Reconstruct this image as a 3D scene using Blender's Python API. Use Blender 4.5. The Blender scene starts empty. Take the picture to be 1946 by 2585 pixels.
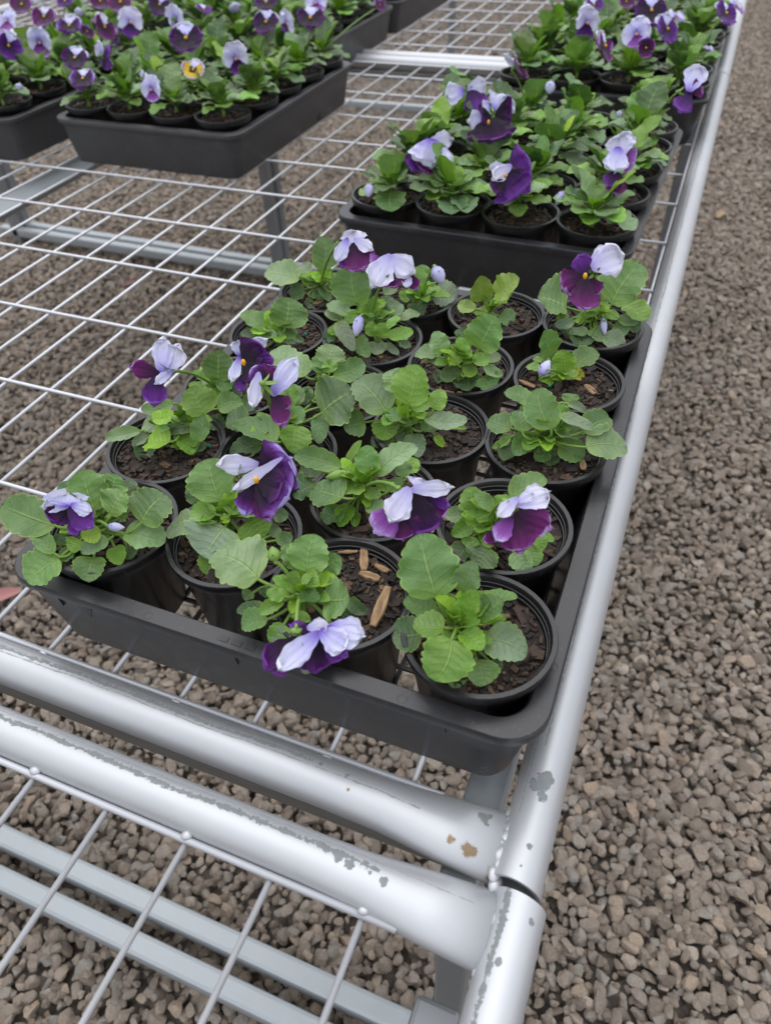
import bpy, math, random
import numpy as np

# ------------------------------------------------------------------ camera, sky, sun, exposure
sc = bpy.context.scene
col = sc.collection
RW = np.array([[0.9285264979984357, 0.3696506238450809, -0.03459709244580575],
               [0.2346284711148054, -0.6564652507070898, -0.7169399243705197],
               [-0.2877290792691799, 0.657580254345445, -0.6962759410161246]])   # right, down, forward
CAM = np.array([0.6181216913901963, -0.9174034127047576, 0.39733658615805334])
FPX, CX, CY = 1850.0, 973.0, 1292.5            # focal length and centre in photo pixels

from mathutils import Matrix, Vector
cd = bpy.data.cameras.new('camera')
co = bpy.data.objects.new('camera', cd)
col.objects.link(co)
m = Matrix.Identity(4)
for i in range(3):
    m[i][0], m[i][1], m[i][2], m[i][3] = RW[0][i], -RW[1][i], -RW[2][i], CAM[i]
co.matrix_world = m
cd.sensor_fit = 'HORIZONTAL'
cd.sensor_width = 36.0
cd.lens = 36.0 * FPX / 1946.0
cd.clip_start, cd.clip_end = 0.02, 400.0
cd.dof.use_dof = True
cd.dof.focus_distance = 0.49
cd.dof.aperture_fstop = 12.0
sc.camera = co

wd = bpy.data.worlds.new('World')
sc.world = wd
wd.use_nodes = True
wn, wl = wd.node_tree.nodes, wd.node_tree.links
bg = wn['Background']
sky = wn.new('ShaderNodeTexSky')
sky.sky_type = 'NISHITA'
sky.sun_disc = False
SUN_EL, SUN_AZ = math.radians(68), math.radians(-40)
sky.sun_elevation = SUN_EL
sky.sun_rotation = SUN_AZ
sky.dust_density = 1.5
sky.air_density = 1.0
hs = wn.new('ShaderNodeHueSaturation')
hs.inputs['Saturation'].default_value = 0.22      # overcast: cloud light is nearly neutral
wl.new(sky.outputs[0], hs.inputs['Color'])
# overcast: even out the clear-sky pattern and let the cloud cover brighten from horizon to zenith (standard overcast sky)
mixs = wn.new('ShaderNodeMix')
mixs.data_type = 'RGBA'
mixs.inputs[0].default_value = 0.7
mixs.inputs[7].default_value = (6.6, 6.75, 7.1, 1)
wl.new(hs.outputs[0], mixs.inputs[6])
wtc = wn.new('ShaderNodeTexCoord')
wsp = wn.new('ShaderNodeSeparateXYZ')
wl.new(wtc.outputs['Generated'], wsp.inputs[0])
wmr = wn.new('ShaderNodeMapRange')
wmr.inputs[1].default_value, wmr.inputs[2].default_value = 0.0, 1.0
wmr.inputs[3].default_value, wmr.inputs[4].default_value = 0.33, 1.0
wl.new(wsp.outputs[2], wmr.inputs[0])
wsc = wn.new('ShaderNodeVectorMath')
wsc.operation = 'SCALE'
wl.new(mixs.outputs[2], wsc.inputs[0])
wl.new(wmr.outputs[0], wsc.inputs['Scale'])
wl.new(wsc.outputs[0], bg.inputs['Color'])
bg.inputs['Strength'].default_value = 0.15
sd = bpy.data.lights.new('sun', 'SUN')
sd.energy = 0.5
sd.angle = math.radians(75)
sd.color = (1.0, 0.97, 0.93)
so = bpy.data.objects.new('sun', sd)
col.objects.link(so)
sdir = Vector((math.sin(SUN_AZ) * math.cos(SUN_EL), math.cos(SUN_AZ) * math.cos(SUN_EL), math.sin(SUN_EL)))
so.rotation_euler = sdir.to_track_quat('Z', 'Y').to_euler()
sc.view_settings.view_transform = 'Standard'
sc.view_settings.look = 'None'
sc.view_settings.exposure = 1.06
sc.view_settings.gamma = 1.0
sc.render.engine = 'CYCLES'

rng = random.Random(7)

# ------------------------------------------------------------------ photo pixel helpers
def ray(x, y):
    return RW.T @ np.array([(x - CX) / FPX, (y - CY) / FPX, 1.0])
def onz(x, y, z):
    d = ray(x, y)
    return CAM + d * ((z - CAM[2]) / d[2])
def atd(x, y, depth):
    return CAM + ray(x, y) * depth
def depth_of(p):
    return float(RW[2] @ (np.asarray(p) - CAM))
def DP(x, y, z):                      # from the 1665-wide view of the photo
    return onz(x * 1.168769, y * 1.168769, z)
CROPS = {1: (560, 560, 500 / 1665), 2: (1030, 600, 620 / 1665), 3: (250, 830, 600 / 1665), 4: (720, 880, 600 / 1665),
         5: (1050, 950, 570 / 1665), 6: (0, 1130, 560 / 1665), 7: (400, 1100, 600 / 1665), 8: (900, 1280, 560 / 1665),
         9: (850, 0, 1096 / 1665), 10: (0, 0, 973 / 1665), 0: (0, 0, 1946 / 1665)}
def cpx(c, x, y):
    ox, oy, s = CROPS[c]
    return ox + x * s, oy + y * s

def nrm(v):
    v = np.asarray(v, float)
    return v / (np.linalg.norm(v) + 1e-12)

# ------------------------------------------------------------------ materials
MATS = {}
def mat(name):
    m = bpy.data.materials.new(name)
    m.use_nodes = True
    MATS[name] = m
    nt = m.node_tree
    return m, nt.nodes, nt.links, nt.nodes['Principled BSDF']
def ramp(n, stops, interp='LINEAR'):
    r = n.new('ShaderNodeValToRGB')
    e = r.color_ramp
    e.interpolation = interp
    while len(e.elements) < len(stops):
        e.elements.new(0.5)
    for el, (p, c) in zip(e.elements, stops):
        el.position = p
        el.color = (*c, 1.0) if len(c) == 3 else c
    return r
def math_n(n, l, op, a, b=None, c=None):
    x = n.new('ShaderNodeMath')
    x.operation = op
    for i, v in enumerate((a, b, c)):
        if v is None:
            continue
        if hasattr(v, 'links'):
            l.new(v, x.inputs[i])
        else:
            x.inputs[i].default_value = v
    return x.outputs[0]
def mixc(n, l, fac, a, b, blend='MIX'):
    x = n.new('ShaderNodeMix')
    x.data_type = 'RGBA'
    x.blend_type = blend
    for k, v in ((0, fac), (6, a), (7, b)):
        if hasattr(v, 'links'):
            l.new(v, x.inputs[k])
        else:
            x.inputs[k].default_value = v if k == 0 else ((*v, 1.0) if len(v) == 3 else v)
    return x.outputs[2]
def noise(n, l, vec, scale, detail=4.0, rough=0.55):
    t = n.new('ShaderNodeTexNoise')
    t.inputs['Scale'].default_value = scale
    t.inputs['Detail'].default_value = detail
    t.inputs['Roughness'].default_value = rough
    if vec is not None:
        l.new(vec, t.inputs['Vector'])
    return t.outputs['Fac']
def bump(n, l, h, strength, dist, b):
    x = n.new('ShaderNodeBump')
    x.inputs['Strength'].default_value = strength
    x.inputs['Distance'].default_value = dist
    l.new(h, x.inputs['Height'])
    l.new(x.outputs[0], b.inputs['Normal'])
    return x
def ss(n, l, v, lo, hi):                 # smoothstep
    x = n.new('ShaderNodeMapRange')
    x.interpolation_type = 'SMOOTHSTEP'
    l.new(v, x.inputs[0])
    x.inputs[1].default_value, x.inputs[2].default_value = lo, hi
    return x.outputs[0]

def leaf_material():
    m, n, l, b = mat('leaf')
    uv = n.new('ShaderNodeUVMap')
    sep = n.new('ShaderNodeSeparateXYZ')
    l.new(uv.outputs[0], sep.inputs[0])
    t, s = sep.outputs[0], sep.outputs[1]
    a = math_n(n, l, 'ABSOLUTE', math_n(n, l, 'MULTIPLY_ADD', s, 2.0, -1.0))
    oi = n.new('ShaderNodeObjectInfo')
    # side veins: lines rising towards the margin
    ph = math_n(n, l, 'FRACT', math_n(n, l, 'MULTIPLY_ADD', math_n(n, l, 'SUBTRACT', t, math_n(n, l, 'MULTIPLY', a, 0.24)), 6.0, 0.1))
    vd = math_n(n, l, 'ABSOLUTE', math_n(n, l, 'SUBTRACT', ph, 0.5))
    vein = math_n(n, l, 'SUBTRACT', 1.0, ss(n, l, vd, 0.02, 0.09))
    vein = math_n(n, l, 'MULTIPLY', vein, math_n(n, l, 'SUBTRACT', 1.0, ss(n, l, a, 0.45, 0.95)))
    mid = math_n(n, l, 'SUBTRACT', 1.0, ss(n, l, a, 0.025, 0.075))
    mid = math_n(n, l, 'MULTIPLY', mid, math_n(n, l, 'SUBTRACT', 1.0, ss(n, l, t, 0.55, 0.95)))
    veins = math_n(n, l, 'MAXIMUM', math_n(n, l, 'MULTIPLY', vein, 0.24), math_n(n, l, 'MULTIPLY', mid, 0.6))
    edge = ss(n, l, a, 0.93, 1.0)
    tc = n.new('ShaderNodeTexCoord')
    nz = noise(n, l, tc.outputs['Object'], 90.0, 5.0, 0.6)
    nf = noise(n, l, tc.outputs['Object'], 900.0, 3.0, 0.6)
    base = mixc(n, l, ss(n, l, nz, 0.3, 0.75), oi.outputs['Color'], mixc(n, l, 1.0, oi.outputs['Color'], (0.72, 0.80, 0.70), 'MULTIPLY'))
    base = mixc(n, l, math_n(n, l, 'MULTIPLY', ss(n, l, nf, 0.45, 0.75), 0.3), base, mixc(n, l, 1.0, oi.outputs['Color'], (1.5, 1.4, 1.6), 'MULTIPLY'))
    young = mixc(n, l, 0.5, oi.outputs['Color'], (0.24, 0.38, 0.05))
    base = mixc(n, l, math_n(n, l, 'MULTIPLY', math_n(n, l, 'SUBTRACT', 1.0, ss(n, l, t, 0.0, 0.4)), 0.65), base, young)
    base = mixc(n, l, veins, base, mixc(n, l, 0.6, oi.outputs['Color'], (0.33, 0.46, 0.14)))
    base = mixc(n, l, math_n(n, l, 'MULTIPLY', edge, 0.7), base, (0.33, 0.47, 0.09))
    base = mixc(n, l, math_n(n, l, 'LESS_THAN', t, -0.02), base, (0.17, 0.29, 0.045))
    l.new(base, b.inputs['Base Color'])
    b.inputs['Roughness'].default_value = 0.43
    b.inputs['Specular IOR Level'].default_value = 0.5
    h = math_n(n, l, 'SUBTRACT', math_n(n, l, 'MULTIPLY', nz, 0.7), math_n(n, l, 'MULTIPLY', veins, 1.0))
    h = math_n(n, l, 'ADD', h, math_n(n, l, 'MULTIPLY', nf, 0.2))
    bump(n, l, h, 0.85, 0.0014, b)
    tr = n.new('ShaderNodeBsdfTranslucent')
    l.new(mixc(n, l, 1.0, base, (1.5, 1.7, 0.6), 'MULTIPLY'), tr.inputs['Color'])
    mx = n.new('ShaderNodeMixShader')
    mx.inputs[0].default_value = 0.18
    l.new(b.outputs[0], mx.inputs[1])
    l.new(tr.outputs[0], mx.inputs[2])
    l.new(mx.outputs[0], n['Material Output'].inputs[0])
    return m
LEAF = leaf_material()

def petal_material(name, stops, vein=0.35, vcol=(0.08, 0.01, 0.15)):
    m, n, l, b = mat(name)
    uv = n.new('ShaderNodeUVMap')
    sep = n.new('ShaderNodeSeparateXYZ')
    l.new(uv.outputs[0], sep.inputs[0])
    t, s = sep.outputs[0], sep.outputs[1]
    oi = n.new('ShaderNodeObjectInfo')
    cmb = n.new('ShaderNodeCombineXYZ')
    l.new(math_n(n, l, 'MULTIPLY', s, 16.0), cmb.inputs[0])
    l.new(math_n(n, l, 'MULTIPLY', t, 1.6), cmb.inputs[1])
    l.new(math_n(n, l, 'MULTIPLY', oi.outputs['Random'], 40.0), cmb.inputs[2])
    st = noise(n, l, cmb.outputs[0], 1.6, 3.0, 0.6)
    tj = math_n(n, l, 'ADD', t, math_n(n, l, 'MULTIPLY_ADD', st, 0.26, -0.13))
    a = math_n(n, l, 'ABSOLUTE', math_n(n, l, 'MULTIPLY_ADD', s, 2.0, -1.0))
    tj = math_n(n, l, 'ADD', tj, math_n(n, l, 'MULTIPLY', math_n(n, l, 'POWER', a, 4.0), 0.12))
    r = ramp(n, stops)
    l.new(tj, r.inputs[0])
    cmb2 = n.new('ShaderNodeCombineXYZ')
    l.new(math_n(n, l, 'MULTIPLY', s, 44.0), cmb2.inputs[0])
    l.new(math_n(n, l, 'MULTIPLY', t, 2.5), cmb2.inputs[1])
    l.new(math_n(n, l, 'MULTIPLY', oi.outputs['Random'], 90.0), cmb2.inputs[2])
    vn = ss(n, l, noise(n, l, cmb2.outputs[0], 1.0, 2.0, 0.5), 0.52, 0.72)
    fac = math_n(n, l, 'MULTIPLY', math_n(n, l, 'MULTIPLY', vn, vein), math_n(n, l, 'SUBTRACT', 1.0, ss(n, l, t, 0.35, 0.95)))
    base = mixc(n, l, fac, r.outputs[0], vcol)
    l.new(base, b.inputs['Base Color'])
    b.inputs['Roughness'].default_value = 0.5
    b.inputs['Specular IOR Level'].default_value = 0.25
    b.inputs['Sheen Weight'].default_value = 0.15
    bump(n, l, math_n(n, l, 'ADD', vn, math_n(n, l, 'MULTIPLY', st, 3.0)), 0.4, 0.0006, b)
    tr = n.new('ShaderNodeBsdfTranslucent')
    l.new(base, tr.inputs['Color'])
    mx = n.new('ShaderNodeMixShader')
    mx.inputs[0].default_value = 0.25
    l.new(b.outputs[0], mx.inputs[1])
    l.new(tr.outputs[0], mx.inputs[2])
    l.new(mx.outputs[0], n['Material Output'].inputs[0])
    return m
PET = {
    'W': petal_material('petal_white', [(0, (.38, .30, .74)), (.22, (.54, .51, .82)), (.6, (.66, .65, .85)), (1, (.74, .73, .86))], .3, (.35, .3, .7)),
    'L': petal_material('petal_lavender', [(0, (.12, .04, .40)), (.16, (.30, .24, .70)), (.4, (.55, .54, .86)), (1, (.75, .76, .92))], .35, (.22, .15, .6)),
    'PD': petal_material('petal_dark_purple', [(0, (.006, .001, .010)), (.5, (.014, .0015, .022)), (.8, (.05, .005, .08)), (1, (.14, .02, .24))], .2, (.003, .0, .006)),
    'PM': petal_material('petal_magenta_purple', [(0, (.010, .001, .012)), (.35, (.042, .002, .044)), (.75, (.115, .006, .105)), (.95, (.20, .025, .21)), (1, (.42, .25, .55))], .3, (.01, .0, .014)),
    'PV': petal_material('petal_violet', [(0, (.012, .001, .03)), (.4, (.045, .004, .10)), (.8, (.12, .016, .24)), (1, (.24, .08, .46))], .3, (.01, .0, .02)),
    'PL': petal_material('petal_violet_edged', [(0, (.008, .001, .012)), (.5, (.018, .0015, .03)), (.70, (.085, .008, .14)), (.9, (.24, .09, .46)), (1, (.50, .42, .82))], .4, (.02, .001, .04)),
    'PW': petal_material('petal_orchid', [(0, (.03, .003, .05)), (.25, (.16, .03, .24)), (.7, (.30, .09, .42)), (1, (.55, .42, .78))], .4, (.06, .005, .1)),
    'Y': petal_material('petal_yellow', [(0, (.02, .005, .0)), (.25, (.05, .02, .0)), (.35, (.70, .48, .015)), (.62, (.72, .50, .02)), (.85, (.45, .28, .42)), (1, (.7, .65, .75))], .9, (.02, .005, .0)),
}

def simple(name, c, rough=0.5, metal=0.0, spec=0.5):
    m, n, l, b = mat(name)
    b.inputs['Base Color'].default_value = (*c, 1)
    b.inputs['Roughness'].default_value = rough
    b.inputs['Metallic'].default_value = metal
    b.inputs['Specular IOR Level'].default_value = spec
    return m
EYE = simple('flower_eye', (.75, .36, .01), .5)
BEAD = simple('fertiliser_bead', (.0, .16, .10), .3)

def green_material():
    m, n, l, b = mat('green_stem')
    tc = n.new('ShaderNodeTexCoord')
    nz = noise(n, l, tc.outputs['Object'], 200.0)
    l.new(mixc(n, l, nz, (.10, .20, .03), (.20, .32, .06)), b.inputs['Base Color'])
    b.inputs['Roughness'].default_value = 0.5
    return m
GREEN = green_material()

def plastic(name, c, rough, scuff):
    m, n, l, b = mat(name)
    tc = n.new('ShaderNodeTexCoord')
    nz = noise(n, l, tc.outputs['Object'], 45.0, 6.0, 0.65)
    mp = n.new('ShaderNodeMapping')
    mp.inputs['Scale'].default_value = (260, 260, 60)
    mp.inputs['Rotation'].default_value = (0.3, 0.5, 0.4)
    l.new(tc.outputs['Object'], mp.inputs[0])
    sc_ = ss(n, l, noise(n, l, mp.outputs[0], 1.0, 3.0, 0.7), 0.64, 0.72)
    dust = ss(n, l, nz, 0.45, 0.8)
    spk = ss(n, l, noise(n, l, tc.outputs['Object'], 330.0, 2.0, 0.5), 0.70, 0.76)
    fac = math_n(n, l, 'MULTIPLY', math_n(n, l, 'MAXIMUM', math_n(n, l, 'MAXIMUM', math_n(n, l, 'MULTIPLY', dust, 0.45), sc_), spk), scuff)
    l.new(mixc(n, l, fac, c, tuple(min(1, v * 1.0 + 0.06) for v in c)), b.inputs['Base Color'])
    l.new(math_n(n, l, 'MULTIPLY_ADD', nz, 0.3, rough - 0.15), b.inputs['Roughness'])
    b.inputs['Specular IOR Level'].default_value = 0.5
    bump(n, l, noise(n, l, tc.outputs['Object'], 500.0, 3.0), 0.06, 0.001, b)
    return m
POT = plastic('black_pot_plastic', (.010, .010, .011), 0.36, 0.35)
RIM = plastic('pot_rim_plastic', (.009, .009, .010), 0.33, 0.35)
TRAY = plastic('grey_tray_plastic', (.019, .019, .0215), 0.32, 0.5)

def soil_material():
    m, n, l, b = mat('bark_mix')
    g = n.new('ShaderNodeNewGeometry')
    tc = n.new('ShaderNodeTexCoord')
    r = ramp(n, [(0, (.007, .005, .004)), (.4, (.020, .012, .008)), (.75, (.048, .027, .018)), (.92, (.085, .050, .031)), (1, (.20, .125, .062))])
    l.new(g.outputs['Random Per Island'], r.inputs[0])
    nz = noise(n, l, tc.outputs['Object'], 700.0, 4.0)
    l.new(mixc(n, l, 1.0, r.outputs[0], mixc(n, l, nz, (.45, .45, .45), (1.35, 1.3, 1.25)), 'MULTIPLY'), b.inputs['Base Color'])
    b.inputs['Roughness'].default_value = 0.75
    bump(n, l, nz, 0.5, 0.001, b)
    return m
SOIL = soil_material()
def soilbase_material():
    m, n, l, b = mat('potting_soil')
    tc = n.new('ShaderNodeTexCoord')
    nz = noise(n, l, tc.outputs['Object'], 300.0, 6.0, 0.7)
    l.new(mixc(n, l, nz, (.006, .004, .003), (.04, .026, .018)), b.inputs['Base Color'])
    b.inputs['Roughness'].default_value = 0.8
    bump(n, l, nz, 0.8, 0.002, b)
    return m
SOILB = soilbase_material()
def wood_material():
    m, n, l, b = mat('wood_chip')
    tc = n.new('ShaderNodeTexCoord')
    mp = n.new('ShaderNodeMapping')
    mp.inputs['Scale'].default_value = (60, 900, 900)
    l.new(tc.outputs['Object'], mp.inputs[0])
    nz = noise(n, l, mp.outputs[0], 1.0, 5.0, 0.7)
    r = ramp(n, [(.25, (.05, .028, .014)), (.5, (.30, .18, .09)), (.8, (.55, .38, .20))])
    l.new(nz, r.inputs[0])
    l.new(r.outputs[0], b.inputs['Base Color'])
    b.inputs['Roughness'].default_value = 0.7
    bump(n, l, nz, 0.8, 0.001, b)
    return m
WOOD = wood_material()

def steel(name, base=(.46, .47, .49), rough=0.44, metal=0.50, chips=None, bands=None, speckle=0.5, dirt=0.0, rust=None):
    """silver paint on steel; chips = [(x,y,z,r)], bands = [(axis, x0, x1, cross axis, offset, half width, amount)] in object space"""
    m, n, l, b = mat(name)
    tc = n.new('ShaderNodeTexCoord')
    o = tc.outputs['Object']
    sep = n.new('ShaderNodeSeparateXYZ')
    l.new(o, sep.inputs[0])
    nz = noise(n, l, o, 25.0, 5.0, 0.6)
    nf = noise(n, l, o, 420.0, 5.0, 0.7)
    nm = noise(n, l, o, 130.0, 5.0, 0.7)
    col_ = mixc(n, l, nz, tuple(v * 0.90 for v in base), tuple(min(1, v * 1.08) for v in base))
    mask = math_n(n, l, 'MULTIPLY', ss(n, l, nf, 0.70, 0.74), speckle)
    for (x, y, z, r) in chips or []:
        vm = n.new('ShaderNodeVectorMath')
        vm.operation = 'DISTANCE'
        l.new(o, vm.inputs[0])
        vm.inputs[1].default_value = (x, y, z)
        dd = math_n(n, l, 'ADD', vm.outputs['Value'], math_n(n, l, 'MULTIPLY_ADD', nm, r * 3.4, -r * 1.7))
        dd = math_n(n, l, 'ADD', dd, math_n(n, l, 'MULTIPLY_ADD', nf, r * 1.6, -r * .8))
        mask = math_n(n, l, 'MAXIMUM', mask, math_n(n, l, 'SUBTRACT', 1.0, ss(n, l, dd, r * 0.92, r * 1.0)))
    for (ax, x0, x1, cax, off, slope, hw, amt) in bands or []:
        P_ = sep.outputs[ax]
        Q_ = sep.outputs[cax]
        wob = math_n(n, l, 'MULTIPLY_ADD', nz, 0.0045, -0.00225)
        wob = math_n(n, l, 'ADD', wob, math_n(n, l, 'MULTIPLY_ADD', P_, slope, off))
        dq = math_n(n, l, 'ABSOLUTE', math_n(n, l, 'SUBTRACT', Q_, wob))
        dq = math_n(n, l, 'ADD', dq, math_n(n, l, 'MULTIPLY_ADD', nf, hw * 4.0, -hw * 2.0))
        dq = math_n(n, l, 'ADD', dq, math_n(n, l, 'MULTIPLY_ADD', nm, hw * 4.4, -hw * 2.2))
        bm_ = math_n(n, l, 'SUBTRACT', 1.0, ss(n, l, dq, hw * 0.85, hw))
        top = math_n(n, l, 'GREATER_THAN', sep.outputs[2], 0.0)
        rg = math_n(n, l, 'MULTIPLY', math_n(n, l, 'GREATER_THAN', P_, x0), math_n(n, l, 'LESS_THAN', P_, x1))
        bm_ = math_n(n, l, 'MULTIPLY', math_n(n, l, 'MULTIPLY', bm_, rg), math_n(n, l, 'MULTIPLY', top, amt))
        mask = math_n(n, l, 'MAXIMUM', mask, bm_)
    col_ = mixc(n, l, mask, col_, mixc(n, l, nf, (.13, .145, .15), (.26, .28, .285)))
    for (x, y, z, r) in rust or []:
        vm = n.new('ShaderNodeVectorMath')
        vm.operation = 'DISTANCE'
        l.new(o, vm.inputs[0])
        vm.inputs[1].default_value = (x, y, z)
        dd = math_n(n, l, 'ADD', vm.outputs['Value'], math_n(n, l, 'MULTIPLY_ADD', nm, r * 3.0, -r * 1.5))
        dd = math_n(n, l, 'ADD', dd, math_n(n, l, 'MULTIPLY_ADD', nf, r * 2.4, -r * 1.2))
        col_ = mixc(n, l, math_n(n, l, 'SUBTRACT', 1.0, ss(n, l, dd, r * .5, r)), col_, mixc(n, l, nf, (.13, .09, .055), (.34, .25, .15)))
    if dirt:
        mp = n.new('ShaderNodeMapping')
        mp.inputs['Scale'].default_value = (8, 60, 60) if dirt < 2 else (60, 8, 60)
        l.new(o, mp.inputs[0])
        dn = ss(n, l, noise(n, l, mp.outputs[0], 1.0, 6.0, 0.75), 0.42, 0.72)
        col_ = mixc(n, l, math_n(n, l, 'MULTIPLY', dn, 0.75), col_, (.20, .155, .10))
    l.new(col_, b.inputs['Base Color'])
    l.new(math_n(n, l, 'MULTIPLY_ADD', mask, -metal * 0.6, metal), b.inputs['Metallic'])
    l.new(math_n(n, l, 'ADD', math_n(n, l, 'MULTIPLY_ADD', nz, 0.16, rough - 0.08), math_n(n, l, 'MULTIPLY', mask, 0.2)), b.inputs['Roughness'])
    bump(n, l, math_n(n, l, 'SUBTRACT', math_n(n, l, 'MULTIPLY', nf, 0.12), mask), 0.25, 0.0006, b)
    return m
STEEL = steel('silver_paint')
WIRE = steel('wire_silver_paint', (.56, .57, .60), 0.42, 0.45, speckle=0.6)
GALV = steel('galvanised_steel', (.36, .39, .41), 0.5, 0.4, speckle=0.3)
GALVP = steel('weathered_galvanised_post', (.24, .25, .262), 0.5, 0.4, speckle=0.3)
GALVD = steel('dirty_galvanised_steel', (.30, .31, .31), 0.5, 0.45, speckle=0.3, dirt=1)
TUBE1 = steel('scratched_tube_paint', bands=[(0, -1.5, .495, 1, .0042, 0.0, .0011, .85), (0, .2, .56, 1, .0012, 0.0, .0004, .7), (0, -1.5, .42, 1, .0058, 0.0, .0005, .6)],
              rust=[(.5905, -.009, .0075, .0042), (.580, -.0085, .009, .0022), (.603, -.0145, .002, .004), (.520, -.004, .0125, .0012)], chips=[(.592, .010, .010, .0042), (.50, .004, .0126, .0012), (.516, .003, .0126, .0016)])
TUBE2 = steel('peeling_tube_paint', bands=[(0, -1.5, .552, 1, .0036, 0.0, .0015, 1.0), (0, .0, .60, 1, .0078, 0.0, .0003, .5)],
              chips=[(.530, .0025, .0131, .0026), (.537, .0015, .0133, .0030), (.548, .0010, .0133, .0020), (.555, .0002, .0133, .0026)])
RAIL1 = steel('chipped_rail_paint', bands=[(1, -.7, 1.0, 0, -.0035, 0.0, .0006, .8), (1, -.74, .3, 0, -.008, 0.0, .0004, .6)],
              chips=[(.0015, -.7190, .0134, .0045), (.0000, -.7235, .0134, .0045), (.0015, -.7290, .0134, .0032), (-.003, -.7255, .0130, .0025), (.002, -.757, .0133, .0016), (.0, -.768, .0133, .0012)])
RAIL2 = steel('scuffed_rail_paint', bands=[(1, -1.3, -.778, 0, .001, 0.01, .0013, 1.0)], chips=[(.007, -.79, .0115, .0014), (-.003, -.812, .013, .002)])

def gravel_material():
    m, n, l, b = mat('crushed_gravel')
    oi = n.new('ShaderNodeObjectInfo')
    tc = n.new('ShaderNodeTexCoord')
    r = ramp(n, [(0, (.23, .190, .157)), (.3, (.31, .260, .216)), (.6, (.375, .316, .264)), (.8, (.345, .317, .285)), (.92, (.42, .33, .255)), (1, (.50, .435, .375))])
    l.new(oi.outputs['Random'], r.inputs[0])
    nz = noise(n, l, tc.outputs['Object'], 3.0, 6.0, 0.65)
    n2 = noise(n, l, tc.outputs['Object'], 14.0, 4.0, 0.7)
    c = mixc(n, l, 1.0, r.outputs[0], mixc(n, l, nz, (.62, .60, .58), (1.3, 1.3, 1.28)), 'MULTIPLY')
    c = mixc(n, l, math_n(n, l, 'MULTIPLY', ss(n, l, n2, .55, .7), .5), c, (.06, .05, .042))
    l.new(c, b.inputs['Base Color'])
    b.inputs['Roughness'].default_value = 0.85
    b.inputs['Specular IOR Level'].default_value = 0.25
    bump(n, l, math_n(n, l, 'ADD', nz, math_n(n, l, 'MULTIPLY', n2, .4)), 0.5, 0.25, b)
    return m
GRAVEL = gravel_material()
def ground_material():
    m, n, l, b = mat('gravel_ground')
    tc = n.new('ShaderNodeTexCoord')
    v = n.new('ShaderNodeTexVoronoi')
    v.inputs['Scale'].default_value = 75.0
    l.new(tc.outputs['Object'], v.inputs['Vector'])
    nz = noise(n, l, tc.outputs['Object'], 260.0, 5.0)
    sepc = n.new('ShaderNodeSeparateColor')
    l.new(v.outputs['Color'], sepc.inputs[0])
    r = ramp(n, [(0, (.060, .048, .040)), (.5, (.150, .124, .104)), (1, (.23, .19, .155))])
    l.new(sepc.outputs[0], r.inputs[0])
    l.new(mixc(n, l, 1.0, r.outputs[0], mixc(n, l, nz, (.6, .6, .6), (1.2, 1.2, 1.2)), 'MULTIPLY'), b.inputs['Base Color'])
    b.inputs['Roughness'].default_value = 0.9
    bump(n, l, math_n(n, l, 'SUBTRACT', 1.0, v.outputs['Distance']), 1.0, 0.01, b)
    return m
GROUND = ground_material()

# ------------------------------------------------------------------ mesh helpers
def link(name, me, parent=None, material=None, loc=None, color=None):
    o = bpy.data.objects.new(name, me)
    col.objects.link(o)
    if parent is not None:
        o.parent = parent
    if material is not None and me is not None and not me.materials:
        me.materials.append(material)
    if loc is not None:
        o.location = loc
    if color is not None:
        o.color = (*color, 1.0)
    return o
def mesh(name, v, f, uv=None, smooth=True):
    me = bpy.data.meshes.new(name)
    me.from_pydata([tuple(map(float, p)) for p in v], [], f)
    if uv is not None:
        ul = me.uv_layers.new(name='UVMap')
        uv = np.asarray(uv, np.float32)
        li = np.empty(len(me.loops), np.int32)
        me.loops.foreach_get('vertex_index', li)
        ul.data.foreach_set('uv', uv[li].ravel())
    if smooth:
        me.polygons.foreach_set('use_smooth', [True] * len(me.polygons))
    me.update()
    return me
def grid_faces(nr, nc, off=0):
    return [(off + i * nc + j, off + i * nc + j + 1, off + (i + 1) * nc + j + 1, off + (i + 1) * nc + j) for i in range(nr - 1) for j in range(nc - 1)]
def tube_geo(pts, rad, seg=6, cap=True):
    pts = [np.asarray(p, float) for p in pts]
    n_ = len(pts)
    rad = [rad] * n_ if np.isscalar(rad) else rad
    v, f = [], []
    prev = None
    for i, p in enumerate(pts):
        d = nrm(pts[min(i + 1, n_ - 1)] - pts[max(i - 1, 0)])
        a = np.cross(d, [0, 0, 1.0]) if prev is None else prev - d * (prev @ d)
        if np.linalg.norm(a) < 1e-4:
            a = np.cross(d, [1.0, 0, 0])
        a = nrm(a)
        prev = a
        b_ = np.cross(d, a)
        for k in range(seg):
            t = 2 * math.pi * k / seg
            v.append(p + rad[i] * (math.cos(t) * a + math.sin(t) * b_))
    for i in range(n_ - 1):
        for k in range(seg):
            k2 = (k + 1) % seg
            f.append((i * seg + k, i * seg + k2, (i + 1) * seg + k2, (i + 1) * seg + k))
    if cap:
        f.append(tuple(range(seg - 1, -1, -1)))
        f.append(tuple((n_ - 1) * seg + k for k in range(seg)))
    return v, f
def bez(a, b_, c, n_=8):
    return [(1 - t) ** 2 * np.asarray(a) + 2 * t * (1 - t) * np.asarray(b_) + t * t * np.asarray(c) for t in np.linspace(0, 1, n_)]
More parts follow.
